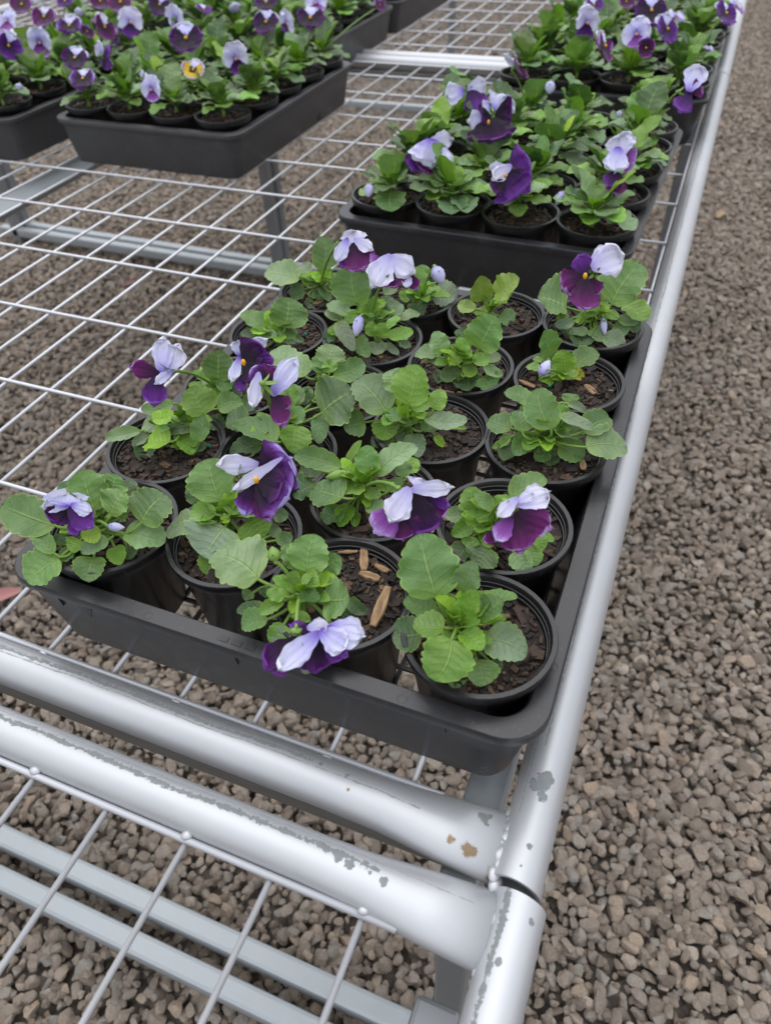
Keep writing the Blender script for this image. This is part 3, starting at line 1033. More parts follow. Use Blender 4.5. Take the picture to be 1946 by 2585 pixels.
def stem(root, org, a, b_, lift=.015, r=.0011, name='flower_stem', ctrl=None):
    a, b_ = np.asarray(a), np.asarray(b_)
    c = (a + b_) / 2 + np.array([0, 0, lift]) if ctrl is None else ctrl
    return shp(name, tube_geo(bez(a, c, b_, 10), r, 6), org, root, GREEN)

# generic flower, built from its centre, facing and up direction
def flower(root, org, c, n_, up, size, seed, mats=('L', 'L', 'PD', 'PD', 'PD'), hi=True, eye=True, reflex=.25, fwd=.25):
    r = random.Random(seed)
    c, n_ = np.asarray(c, float), nrm(n_)
    up = nrm(np.asarray(up) - n_ * (np.asarray(up) @ n_))
    rt = np.cross(up, n_)
    o = shp('flower', calyx_geo(c - n_ * size * .12, n_, size * .085, seed), org, root, GREEN)
    spec = [(68, .52, .60, -reflex, -.030, mats[0]), (112, .52, .60, -reflex, -.045, mats[1]), (8, .46, .56, fwd * .3, .0, mats[2]), (172, .46, .56, fwd * .3, .008, mats[3]), (270, .50, .66, fwd, .02, mats[4])]
    for i, (a, L_, w, pt, dz, mm) in enumerate(spec):
        a = math.radians(a + r.uniform(-7, 7))
        d = math.cos(a) * rt + math.sin(a) * up
        pt += r.uniform(-.12, .12)
        axv = nrm(d * math.cos(pt) + n_ * math.sin(pt))
        b0 = c + n_ * dz * size + d * size * .015
        v, f, uv = petal_geo(b0, b0 + axv * size * L_ * r.uniform(.9, 1.08), n_, size * w * r.uniform(.92, 1.1), seed * 11 + i, ruffle=.09, bend=-.15 if i < 2 else .1, hi=hi)
        shp('petal', (v, f), org, o, PET[mm], uv=uv)
    if eye:
        shp('eye', ball_geo(c + n_ * size * .05, size * .045), org, o, EYE)
    return o

# ------------------------------------------------------------------ hero plants, read from the photo
def px_leaf(root, org, crop, crown, spec, seed):
    bx, by, tx, ty, w, zb, zt, key = spec
    s_ = CROPS[crop][2]
    zs = PZ0 + SOILZ
    b_ = onz(*cpx(crop, bx, by), zs + zb * .01)
    t_ = onz(*cpx(crop, tx, ty), zs + zt * .01)
    mid = (b_ + t_) / 2
    vv = nrm(CAM - mid)
    wm = w * s_ / FPX * depth_of(mid)
    r = random.Random(seed)
    ax = nrm(t_ - b_)
    n_ = .42 * vv + .58 * np.array([0, 0, 1.0])
    n_ = nrm(n_ - ax * (n_ @ ax))
    sd_ = np.cross(n_, ax)
    n_ = nrm(n_ + sd_ * r.uniform(-.36, .36))
    sd_ = np.cross(n_, ax)
    k = math.sqrt(max(.35, 1 - (sd_ @ vv) ** 2))
    L_ = np.linalg.norm(t_ - b_)
    teeth = 0 if w * s_ < 26 else (6 if w * s_ > 60 else 5)
    v, f, uv = leaf_geo(b_, t_, n_, min(1.1 * wm / k, L_ * 1.7), crown, seed, True, teeth=teeth, droop=.20, fold=.34)
    shp('leaf', (v, f), org, root, LEAF, uv=uv, color=jitter(PAL[key], r))

def fill_leaves(root, org, crown, seed, n_, lo=.010, hi=.021, keys=('y', 'ym', 'y1')):
    r = random.Random(seed)
    n_ = int(n_ * 1.6)
    for i in range(n_):
        a = r.uniform(0, 6.283)
        el = r.uniform(.15, 1.2)
        L_ = r.uniform(lo, hi)
        d = np.array([math.cos(a) * math.cos(el), math.sin(a) * math.cos(el), math.sin(el)])
        b_ = crown + d * r.uniform(.002, .008)
        up = np.array([-math.cos(a) * math.sin(el), -math.sin(a) * math.sin(el), math.cos(el)])
        v, f, uv = leaf_geo(b_, b_ + d * L_, up, L_ * r.uniform(.45, .7), crown, seed * 31 + i, True, teeth=4, fold=.4, droop=.25)
        shp('leaf', (v, f), org, root, LEAF, uv=uv, color=jitter(PAL[r.choice(keys)], r))

def px_flower(root, org, crop, crown, z, petals, eye=None, cal=None, seed=0, stem_to=None, lift=.012):
    """petals read from the photo: (base x, y, tip x, y, width, depth at base, depth at tip in cm, colour)"""
    s_ = CROPS[crop][2]
    cx_ = np.mean([p[0] for p in petals])
    cy_ = np.mean([p[1] for p in petals])
    c0 = onz(*cpx(crop, cx_, cy_), PZ0 + SOILZ + z * .01)
    d0 = depth_of(c0)
    vv = nrm(CAM - c0)
    if cal is None:
        cal = (cx_, cy_)
        dc = .006
    else:
        dc = cal[2] * .01 if len(cal) > 2 else 0.002
    cp = atd(*cpx(crop, cal[0], cal[1]), d0 + dc)
    ctr = atd(*cpx(crop, cx_, cy_), d0)
    o = shp('flower', calyx_geo(cp, nrm(ctr - cp + 1e-5), .0036, seed), org, root, GREEN)
    r = random.Random(seed)
    for i, (bx, by, tx, ty, w, db, dt, key) in enumerate(petals):
        b_ = atd(*cpx(crop, bx, by), d0 + db * .01)
        t_ = atd(*cpx(crop, tx, ty), d0 + dt * .01)
        ax = nrm(t_ - b_)
        n_ = nrm(vv + .25 * np.array([r.uniform(-1, 1), r.uniform(-1, 1), r.uniform(-1, 1)]))
        wm = w * s_ / FPX * d0
        v, f, uv = petal_geo(b_, t_, n_, wm * (1.18 if key[0] == 'P' else 1.08), seed * 17 + i, ruffle=.13 if key[0] == 'P' else .20, cup=.10, bend=.10 * r.choice((-1, 1)))
        shp('petal', (v, f), org, o, PET[key], uv=uv)
    if eye:
        e = atd(*cpx(crop, *eye), d0 - .006)
        shp('eye', ball_geo(e, .0019, (.8, .8, 1.3)), org, o, EYE)
    if crown is not None:
        stem(root, org, crown, cp, lift)

# rim centres in the 1665-wide view, front row first
T1 = {'A': (222, 1152), 'B': (508, 1150), 'C': (712, 1285), 'D': (1018, 1370),
      'E': (374, 972), 'F': (612, 950), 'G': (785, 1062), 'H': (1088, 1130),
      'I': (520, 850), 'J': (735, 812), 'K': (905, 940), 'L': (1176, 955),
      'M': (612, 712), 'N': (815, 730), 'O': (990, 785), 'P': (1228, 820),
      'Q': (690, 640), 'R': (885, 655), 'S': (1060, 672), 'T': (1268, 695)}
T1P = {k: DP(x, y, PZ0 + PH)[:2] for k, (x, y) in T1.items()}
for _ in range(60):
    ks = list(T1P)
    for i in range(len(ks)):
        for j in range(i):
            a, b_ = T1P[ks[i]], T1P[ks[j]]
            d = a - b_
            L_ = np.linalg.norm(d)
            if L_ < 2 * PR - .0028:
                q = d / L_ * (2 * PR - .0028 - L_) * .25
                T1P[ks[i]] = a + q
                T1P[ks[j]] = b_ - q
    for k in ks:
        T1P[k] = np.array([np.clip(T1P[k][0], .2800 + .038, .612 - .041), np.clip(T1P[k][1], -.7265 + .041, -.31 - .041)])

tray_marks(tray(.4458, -.5205, 0.0, 'nearest grey seedling tray, in the right front corner of the bench'))
HERO = {}
def H_(key, crop, crown, label, leaves, fill=6, **kw):
    HERO[key] = dict(crop=crop, crown=crown, label=label, leaves=leaves, fill=fill, **kw)

H_('D', 8, (760, 900, 1.6), "flowerless leafy pansy in the pot at the nearest tray's front right corner", [
    (600, 680, 480, 200, 400, 3.0, 5.5, 'g'), (800, 635, 880, 415, 185, 3, 5, 'g2'), (925, 670, 1210, 660, 80, 3, 3, 'g'), (930, 850, 1090, 690, 165, 2.5, 3.5, 'g'),
    (800, 865, 890, 630, 160, 2.5, 4.5, 'ym'), (740, 850, 755, 745, 88, 2.5, 3.5, 'ym'), (590, 815, 355, 690, 150, 2, 2.5, 'g'), (660, 905, 420, 870, 165, 2.5, 2.5, 'y1'),
    (490, 950, 262, 950, 240, .8, .8, 'd'), (715, 990, 590, 1305, 335, 2.6, 1.8, 'ym'), (785, 945, 950, 1065, 150, 2.5, 2.5, 'ym'), (965, 985, 1280, 1110, 245, 1.5, 1.2, 'd2'),
    (900, 1150, 935, 1345, 225, .8, .5, 'g'), (765, 1190, 720, 1355, 150, .4, .3, 'g'), (1040, 900, 1110, 800, 90, 1.8, 2, 'y1'), (1000, 1160, 1085, 1235, 100, .5, .3, 'd'),
    (690, 530, 730, 370, 140, 2.5, 3.5, 'd'), (830, 1110, 880, 1170, 70, 1, .9, 'd'), (600, 760, 650, 830, 60, 1.8, 2, 'd')], fill=9)
H_('C', 7, (930, 1140, 1.4), "front row pansy with pale wood chips in its pot and a drooping flower", [
    (700, 1005, 380, 815, 340, 2.5, 3.5, 'g2'), (1040, 955, 1095, 690, 250, 3, 4.5, 'g'), (965, 930, 885, 755, 145, 2.5, 3.5, 'g'), (1135, 960, 1275, 850, 185, 2.2, 3, 'g'),
    (1165, 1155, 1335, 1145, 265, 2, 2.5, 'g'), (1335, 1145, 1460, 1245, 85, 1.2, .8, 'd'), (1050, 955, 1105, 1060, 110, 3, 3, 'y1'), (985, 1110, 1125, 1150, 100, 2.2, 2.4, 'g'),
    (950, 1045, 960, 945, 105, 2.6, 3.5, 'y1'), (885, 1125, 755, 1090, 85, 2.2, 2.6, 'y1'), (880, 1150, 705, 1245, 90, 2, 1.6, 'y1'), (740, 1190, 542, 1225, 80, 1.2, .9, 'd'),
    (765, 1285, 575, 1335, 135, 1, .6, 'g'), (770, 1120, 705, 1080, 60, 1.2, 1.6, 'd'), (1000, 1300, 1010, 1225, 170, 1.3, 1.8, 'y1'), (880, 1320, 790, 1455, 140, 1.0, .6, 'y1'),
    (960, 1380, 825, 1515, 140, .8, .5, 'd2'), (1190, 1520, 1005, 1660, 160, .6, .3, 'd2'), (1240, 1220, 1360, 1275, 110, .4, .3, 'd'), (1000, 1000, 1010, 940, 50, 2.5, 3, 'y'), (660, 1100, 600, 1150, 80, .9, .8, 'g')], fill=8)
H_('B', 7, (480, 570, 1.4), "front row pansy, second from left, with upright violet flower and orange eye", [
    (430, 460, 340, 160, 275, 3, 5, 'g'), (405, 550, 228, 512, 125, 2.5, 2.5, 'y1'), (280, 640, 35, 655, 180, 2, 1.2, 'g2'), (465, 635, 315, 850, 345, 2, 1.2, 'd2'),
    (640, 590, 735, 715, 235, 1.5, .9, 'ym'), (275, 480, 215, 360, 120, 2.3, 3, 'd'), (800, 560, 912, 552, 85, 1, .8, 'd'), (500, 550, 565, 435, 115, 2.6, 3.2, 'y1'),
    (510, 520, 545, 370, 85, 2.6, 4, 'y'), (820, 735, 940, 695, 90, .8, .7, 'g'), (350, 820, 345, 970, 120, .6, .2, 'y1'), (780, 700, 850, 640, 90, .8, .8, 'd'), (600, 680, 680, 745, 110, .6, .3, 'd'), (440, 600, 500, 560, 60, 2.2, 2.4, 'y')], fill=8)
H_('A', 6, (700, 580, 1.4), "pansy in the nearest tray's front left corner with small nodding violet flower", [
    (420, 590, 0, 430, 270, 2.5, 3.2, 'g'), (710, 475, 615, 165, 265, 3, 5, 'g'), (850, 350, 865, 200, 195, 3.4, 4.5, 'g'), (835, 505, 935, 330, 190, 3, 4, 'g'),
    (1060, 565, 1240, 345, 280, 2.5, 3.5, 'g'), (935, 640, 1240, 705, 205, 2, 1.5, 'g2'), (815, 690, 605, 785, 115, 1.8, 1.6, 'g2'), (755, 625, 608, 665, 120, 2.2, 2.4, 'y'),
    (605, 695, 535, 785, 115, 1.6, 1.3, 'ym'), (405, 795, 240, 605, 120, 1.5, 2.5, 'g'), (440, 825, 195, 1005, 235, 1.2, .8, 'g'), (465, 850, 545, 765, 85, 1, 1.2, 'd'),
    (705, 825, 665, 1005, 205, 1, .7, 'g'), (860, 745, 905, 880, 120, .9, .6, 'ym'), (950, 735, 975, 840, 120, .7, .4, 'd'), (985, 465, 1095, 355, 125, 2.5, 3, 'd'),
    (960, 375, 985, 235, 115, 2.6, 3.4, 'd2'), (525, 380, 485, 250, 125, 2.4, 3.2, 'd'), (450, 730, 460, 640, 110, 1.4, 2, 'd'), (900, 530, 960, 500, 70, 2.2, 2.4, 'g'), (560, 870, 590, 920, 90, .5, .4, 'd'), (770, 560, 760, 490, 60, 2, 3, 'g')], fill=8)
H_('E', 3, (560, 680, 1.4), "small pansy leftmost in the nearest tray's second row, bark mix bare in front", [
    (740, 600, 640, 405, 215, 2.8, 4.5, 'y1'), (290, 715, 35, 768, 85, 1.5, 1.5, 'g2'), (415, 690, 300, 670, 110, 1.6, 1.6, 'd2'), (345, 725, 232, 815, 65, 1.2, .8, 'd2'),
    (500, 790, 330, 790, 170, 1.6, 1.3, 'y'), (560, 740, 650, 875, 135, 1.4, .8, 'ym'), (680, 690, 432, 712, 75, 2, 1.8, 'd2'), (690, 790, 720, 595, 115, 1.5, 3, 'g'),
    (680, 860, 730, 780, 90, .6, .9, 'd'), (520, 520, 290, 560, 95, 3.2, 3.2, 'g'), (370, 630, 525, 585, 90, 2.8, 3, 'y'), (590, 670, 580, 585, 95, 2, 2.8, 'y1'),
    (355, 800, 285, 918, 120, .5, .2, 'd'), (655, 665, 640, 615, 60, 2, 2.6, 'y'), (740, 655, 792, 632, 55, 1.5, 1.6, 'y'), (540, 830, 525, 800, 60, .8, 1, 'y')], fill=5)
H_('F', 3, (1240, 700, 1.4), "pansy with large dark leaf and flower facing away, second row of nearest tray", [
    (255, 450, 470, 290, 310, 2.3, 3.8, 'd', 4), (1245, 790, 942, 650, 170, 2, 2, 'g'), (1050, 645, 885, 640, 155, 1.5, 1.5, 'd'), (1385, 680, 1365, 865, 195, 2, 1.2, 'ym'),
    (275, 450, 235, 655, 110, 1.8, 1.2, 'g', 4), (1335, 645, 1425, 545, 105, 2.2, 2.8, 'g'), (1330, 570, 1345, 390, 125, 1.5, 2.6, 'ym'), (1140, 805, 915, 885, 130, .6, .3, 'd'),
    (1220, 680, 1125, 620, 65, 1.6, 2.2, 'y'), (1410, 460, 1480, 500, 110, 1.6, 1.5, 'd'), (180, 590, 215, 640, 60, 1, .8, 'd2', 4), (1280, 640, 1300, 560, 60, 1.6, 2.6, 'ym')], fill=6)
H_('G', 4, (530, 990, 1.4), "nearest tray's second row pansy with white topped purple flower hanging to its right", [
    (395, 830, 60, 735, 140, 3, 3, 'g'), (260, 860, 92, 840, 125, 1.6, 1.4, 'd'), (600, 880, 570, 675, 145, 3, 4.5, 'g'), (635, 880, 920, 680, 140, 3, 4.5, 'g2'),
    (425, 805, 530, 640, 50, 2.6, 3.8, 'ym'), (820, 900, 815, 775, 105, 2.3, 2.8, 'g'), (870, 870, 915, 765, 105, 1.8, 2.2, 'ym'), (405, 1045, 188, 975, 215, 2.4, 2.4, 'g'),
    (205, 950, 52, 1030, 155, 1, .6, 'd'), (560, 965, 395, 1000, 95, 2.4, 2.4, 'y1'), (560, 990, 665, 1040, 85, 2.2, 2.2, 'y1'), (395, 1120, 255, 1220, 125, .9, .5, 'g'),
    (465, 1100, 375, 1245, 115, .9, .5, 'ym'), (705, 1135, 562, 1085, 105, 1.5, 1.6, 'g2'), (540, 930, 505, 815, 75, 2.4, 3.4, 'ym'), (590, 930, 580, 825, 78, 2.4, 3.4, 'ym'),
    (640, 975, 760, 930, 70, 2, 2.2, 'ym'), (500, 1150, 490, 1250, 65, .6, .4, 'ym'), (590, 1140, 640, 1205, 110, .7, .5, 'ym'), (480, 800, 470, 740, 100, 2, 2.4, 'd'), (720, 1000, 820, 910, 80, 2, 2.4, 'g')], fill=9)
H_('H', 5, (500, 1120, 1.4), "pansy rightmost in second row of nearest tray, magenta flower with white top petals", [
    (440, 990, 395, 815, 160, 2.8, 4, 'y1'), (570, 980, 440, 855, 95, 3.3, 4, 'g'), (365, 1000, 212, 1025, 105, 2, 1.8, 'g2'), (405, 1050, 268, 1175, 115, 2, 1.6, 'ym'),
    (440, 1120, 450, 975, 160, 2.4, 3, 'ym'), (690, 890, 960, 745, 155, 3, 4, 'g'), (545, 1265, 445, 1400, 255, 1.5, .8, 'g2'), (395, 1240, 290, 1400, 140, 1, .5, 'd'),
    (720, 1295, 835, 1450, 145, 1, .5, 'g2'), (820, 1255, 885, 1400, 115, 1, .6, 'y1'), (870, 1150, 925, 1290, 95, 1.5, .9, 'ym'), (900, 1145, 1022, 1212, 60, 1.3, 1, 'y1'),
    (420, 1180, 375, 1260, 120, 1.6, 1.2, 'y1'), (560, 990, 400, 900, 60, 3, 3.6, 'y'), (510, 1180, 560, 1080, 80, 1.5, 2.5, 'y')], fill=7)
H_('I', 3, (860, 440, 1.4), "pansy leftmost in the nearest tray's middle row with two tall purple flowers", [
    (835, 360, 840, 145, 200, 3, 5, 'g'), (830, 560, 1008, 500, 135, 1.8, 1.8, 'g'), (810, 410, 735, 335, 105, 2.4, 3, 'g'), (860, 440, 905, 345, 95, 2.4, 3, 'g'),
    (770, 650, 885, 690, 105, .6, .4, 'd'), (740, 430, 625, 385, 50, 2.2, 2.6, 'ym'), (900, 470, 1000, 430, 110, 1.6, 1.6, 'd'), (1000, 500, 1090, 560, 110, 1.2, 1, 'd'), (860, 480, 780, 440, 70, 2, 2.2, 'ym')], fill=8)
H_('J', 1, (900, 1300, 1.4), "flowerless pansy, second from left in the nearest tray's middle row", [
    (705, 1300, 445, 1045, 240, 2, 3, 'g2'), (890, 1195, 930, 1025, 215, 3, 4, 'g2'), (840, 1270, 825, 1105, 140, 2.5, 3.4, 'g'), (900, 1270, 900, 1165, 115, 2.6, 3.2, 'y1'),
    (945, 1295, 1200, 1175, 170, 2.4, 2.6, 'g'), (60, 400, 40, 235, 120, 1.6, 2.4, 'g', 4), (180, 360, 105, 275, 95, 1.4, 1.6, 'd', 4), (790, 1310, 830, 1280, 60, 1.6, 2, 'ym')], fill=6)
H_('K', 4, (850, 500, 1.6), "bushy flowerless pansy with pale upright leaf, third in the nearest tray's middle row", [
    (710, 450, 498, 205, 240, 2.5, 4, 'g2'), (860, 395, 925, 112, 230, 3.5, 6, 'y1'), (795, 300, 715, 155, 190, 3.4, 4.5, 'g2'), (890, 425, 1040, 352, 85, 3, 3.4, 'y1'),
    (1040, 425, 1105, 285, 115, 3, 4, 'y1'), (965, 480, 1280, 490, 105, 2.5, 2.2, 'd2'), (805, 505, 712, 440, 95, 2.6, 2.8, 'g'), (695, 500, 695, 640, 165, 1.6, 1, 'ym'),
    (850, 490, 850, 395, 65, 2.6, 4, 'y'), (840, 465, 778, 415, 50, 2.6, 3.4, 'y'), (955, 575, 1105, 525, 105, 1.5, 1.5, 'g'), (890, 600, 935, 755, 125, 1, .6, 'd2'),
    (765, 610, 600, 665, 110, .7, .4, 'd'), (1100, 540, 1275, 555, 42, 1, .9, 'ym'), (1050, 610, 1108, 685, 55, .6, .4, 'y'), (560, 515, 405, 540, 165, 1.5, 1.5, 'g'),
    (850, 600, 790, 655, 95, .8, .5, 'd2'), (900, 500, 960, 440, 60, 2.4, 3, 'y'), (900, 520, 800, 525, 50, 2.2, 2.2, 'g'), (800, 560, 780, 600, 90, 1, .8, 'g')], fill=8)
H_('L', 5, (920, 440, 1.6), "flowerless pansy at right end of nearest tray's middle row, leaves reaching over the rail", [
    (995, 390, 895, 85, 220, 3, 5, 'g'), (705, 380, 525, 325, 140, 2.5, 2.5, 'g'), (785, 410, 750, 250, 145, 2.8, 3.4, 'g'), (845, 195, 655, 105, 105, 3.3, 3.5, 'g'),
    (855, 245, 765, 218, 65, 2.8, 2.8, 'y1'), (1055, 290, 1315, 378, 75, 3.4, 3, 'd2'), (1220, 410, 1435, 290, 170, 2.5, 2.5, 'g'), (1250, 520, 1565, 520, 220, 2, 1.5, 'g2'),
    (1050, 500, 1245, 595, 160, 1.6, 1, 'g'), (1000, 370, 1215, 445, 120, 2.6, 2.2, 'g'), (850, 415, 725, 575, 135, 2, 1.4, 'g'), (770, 455, 640, 615, 170, .9, .5, 'd'),
    (955, 540, 1025, 465, 90, 1.4, 1.8, 'y1'), (965, 535, 880, 615, 105, 1, .6, 'g'), (1020, 555, 980, 655, 155, .6, .3, 'd'), (695, 450, 562, 525, 55, 1.1, .8, 'y1'),
    (1130, 200, 1150, 125, 110, 2.8, 3.2, 'g'), (1120, 200, 1262, 268, 55, 3, 2.8, 'd2'), (1090, 330, 1070, 200, 95, 2.6, 3.4, 'ym'), (1180, 440, 1220, 400, 100, 1.6, 1.8, 'g'), (880, 560, 850, 500, 80, .8, 1, 'd')], fill=8)
H_('M', 1, (480, 940, 1.4), "flowerless pansy leftmost in the nearest tray's fourth row, soil bare on its right", [
    (530, 890, 560, 630, 280, 2.5, 4.5, 'g'), (375, 905, 160, 755, 130, 2, 3, 'g'), (490, 975, 625, 895, 125, 1.8, 2, 'g'), (460, 985, 620, 1015, 65, 1.2, .8, 'g2'),
    (600, 960, 695, 1002, 55, 1, .8, 'g2'), (350, 920, 150, 935, 65, 1.5, 1.5, 'd'), (365, 960, 470, 945, 65, 1.8, 1.8, 'g2'), (340, 1030, 275, 940, 115, 1, 1.6, 'g'), (400, 900, 380, 780, 65, 2, 3, 'y1'), (380, 950, 240, 890, 70, 1.8, 2, 'y')], fill=6)
H_('N', 1, (1250, 840, 1.6), "pansy with tall leaf, pale bud and white flower in nearest tray's fourth row", [
    (1140, 700, 1090, 350, 290, 3, 6, 'g'), (1065, 790, 895, 660, 115, 2.4, 2.8, 'g2'), (1015, 825, 862, 748, 75, 2, 2.2, 'g2'), (975, 835, 1105, 1068, 115, 2, 1.1, 'd2'),
    (1145, 965, 1235, 1135, 120, 1, .5, 'g'), (1300, 1005, 1300, 1115, 140, .8, .5, 'd2'), (1360, 1020, 1485, 1115, 65, .7, .4, 'd2'), (1400, 970, 1610, 902, 100, 1.5, 1.6, 'ym'),
    (1335, 765, 1425, 625, 115, 2, 3, 'd'), (1420, 785, 1505, 675, 115, 1.8, 2.2, 'g2'), (1500, 825, 1655, 755, 95, 1.2, 1.2, 'g2'), (1280, 960, 1240, 835, 95, 2, 3, 'ym'),
    (1330, 960, 1345, 845, 115, 2, 3, 'ym'), (1390, 900, 1490, 785, 65, 2, 2.6, 'y1'), (960, 950, 832, 995, 75, 1, .7, 'd'), (1490, 1010, 1590, 1045, 65, .7, .5, 'd2'), (1060, 850, 1110, 760, 80, 2, 2.6, 'y1'), (1200, 840, 1275, 770, 75, 2.2, 2.8, 'y1'), (960, 950, 920, 870, 80, 1.2, 1.6, 'ym')], fill=8)
H_('O', 2, (370, 860, 1.6), "bushy flowerless pansy, large leaf leaning right, third in nearest tray's fourth row", [
    (480, 750, 585, 525, 220, 3, 5.5, 'g'), (245, 780, 180, 635, 115, 2.5, 4, 'g2'), (380, 710, 335, 618, 115, 2.8, 3.6, 'd'), (350, 790, 350, 670, 85, 2.8, 4, 'y1'),
    (185, 805, 42, 790, 82, 2, 2, 'g2'), (235, 845, 115, 840, 55, 1.8, 1.6, 'g2'), (435, 840, 555, 798, 85, 2.5, 2.6, 'y1'), (530, 825, 630, 798, 68, 2, 2, 'g2'),
    (385, 935, 455, 865, 90, 1.5, 1.8, 'ym'), (320, 895, 235, 970, 105, 1.2, .8, 'g'), (400, 955, 410, 1035, 150, .7, .4, 'd'), (240, 905, 200, 985, 80, .6, .4, 'd'),
    (505, 945, 580, 1025, 145, .8, .5, 'g'), (515, 865, 645, 932, 65, 1.6, 1.2, 'g2'), (340, 860, 285, 785, 95, 2.2, 2.8, 'y'), (380, 850, 425, 755, 65, 2.2, 3.2, 'y1'), (340, 960, 360, 920, 60, 1, 1.2, 'y1'), (280, 800, 250, 760, 60, 2, 2.4, 'g2')], fill=8)
H_('P', 2, (1030, 920, 1.0), "sparse pansy at right end of nearest tray's fourth row with striped lavender bud", [
    (965, 800, 930, 630, 150, 1.6, 4, 'g'), (1055, 905, 1040, 760, 140, 1.4, 3, 'ym'), (1110, 865, 1290, 770, 125, 1.6, 2.4, 'g'), (1150, 930, 1015, 945, 55, .8, .9, 'y'),
    (1105, 895, 1190, 955, 75, .7, .5, 'Y'), (970, 950, 1045, 945, 34, .8, .7, 'y'), (900, 965, 990, 988, 45, .6, .4, 'y'), (885, 895, 800, 868, 55, 1, 1, 'y1'), (930, 835, 845, 815, 40, 1.2, 1.2, 'ym'), (1000, 860, 980, 790, 70, 1.4, 2.2, 'd')], fill=2)
H_('Q', 1, (830, 520, 1.4), "pansy in the nearest tray's back left corner with tall purple and white flower", [
    (845, 400, 850, 115, 200, 3, 5.5, 'g'), (660, 475, 358, 395, 190, 2, 2.5, 'g2'), (700, 565, 570, 615, 120, 1, .6, 'd'), (745, 625, 855, 640, 65, .7, .5, 'd'),
    (900, 490, 900, 660, 105, 1.4, .8, 'd'), (740, 440, 670, 350, 110, 2, 2.4, 'd2'), (830, 500, 755, 415, 65, 2, 2.8, 'y'), (860, 500, 915, 395, 65, 2, 3, 'y'), (950, 560, 960, 425, 85, 1.6, 2.6, 'g2'), (720, 540, 650, 440, 80, 1.6, 2, 'ym'), (780, 680, 720, 720, 90, .3, .2, 'd')], fill=6)
H_('R', 2, (90, 400, 1.4), "pansy with pale blue drooping bud, second from left in nearest tray's back row", [
    (185, 355, 325, 395, 155, 1.5, 1.3, 'd2'), (100, 320, 140, 420, 120, 1.5, 1, 'g'), (90, 280, 110, 180, 95, 2.4, 3.4, 'y1'), (45, 435, 90, 535, 110, .7, .3, 'd'),
    (1540, 570, 1550, 675, 95, 1.3, .9, 'ym', 1), (1480, 340, 1500, 260, 85, 3, 3.6, 'y1', 1), (1450, 515, 1365, 605, 95, 1.6, 1.3, 'g2', 1), (30, 420, 30, 340, 90, 1.6, 2.2, 'g'), (60, 360, 60, 280, 60, 2, 3, 'y')], fill=7)
H_('S', 2, (545, 500, .9), "small struggling pansy with olive leaves in bare soil, nearest tray's back row", [
    (510, 425, 495, 260, 140, 1.6, 4, 'y2'), (595, 395, 750, 270, 140, 1.6, 3.5, 'y2'), (600, 465, 690, 370, 80, 1.4, 2, 'y'), (460, 480, 338, 440, 80, 1, 1, 'y2'),
    (620, 530, 720, 565, 100, .6, .4, 'g'), (530, 525, 448, 500, 65, .8, .8, 'y1')], fill=3)
H_('T', 2, (1270, 520, 1.6), "pansy in nearest tray's back right corner, dark purple flower with white upper petals", [
    (1380, 450, 1575, 165, 260, 3, 6, 'g'), (1070, 465, 885, 390, 225, 2, 3, 'g'), (1480, 455, 1615, 560, 140, 2, 1.8, 'ym'), (1125, 572, 995, 592, 62, 1.4, 1.2, 'd2'),
    (1222, 640, 1098, 640, 52, .9, .8, 'g2'), (1160, 650, 1160, 745, 150, .5, .3, 'd'), (1420, 550, 1570, 572, 65, 1.6, 1.5, 'g2'), (1245, 615, 1335, 695, 95, 1, .7, 'g2'),
    (1320, 675, 1470, 735, 105, .7, .4, 'd2'), (1395, 595, 1490, 645, 120, 1.1, .8, 'g2'), (1060, 605, 1085, 680, 100, .6, .3, 'd'), (1270, 530, 1230, 435, 95, 2.2, 3, 'y1'),
    (1300, 520, 1345, 435, 75, 2.2, 3, 'y'), (1015, 565, 1085, 515, 65, 1.4, 1.8, 'ym'), (1500, 590, 1575, 625, 75, 1, .8, 'd'), (1350, 540, 1420, 500, 80, 1.8, 2, 'ym'), (1200, 560, 1150, 520, 90, 1.6, 2, 'ym')], fill=8)

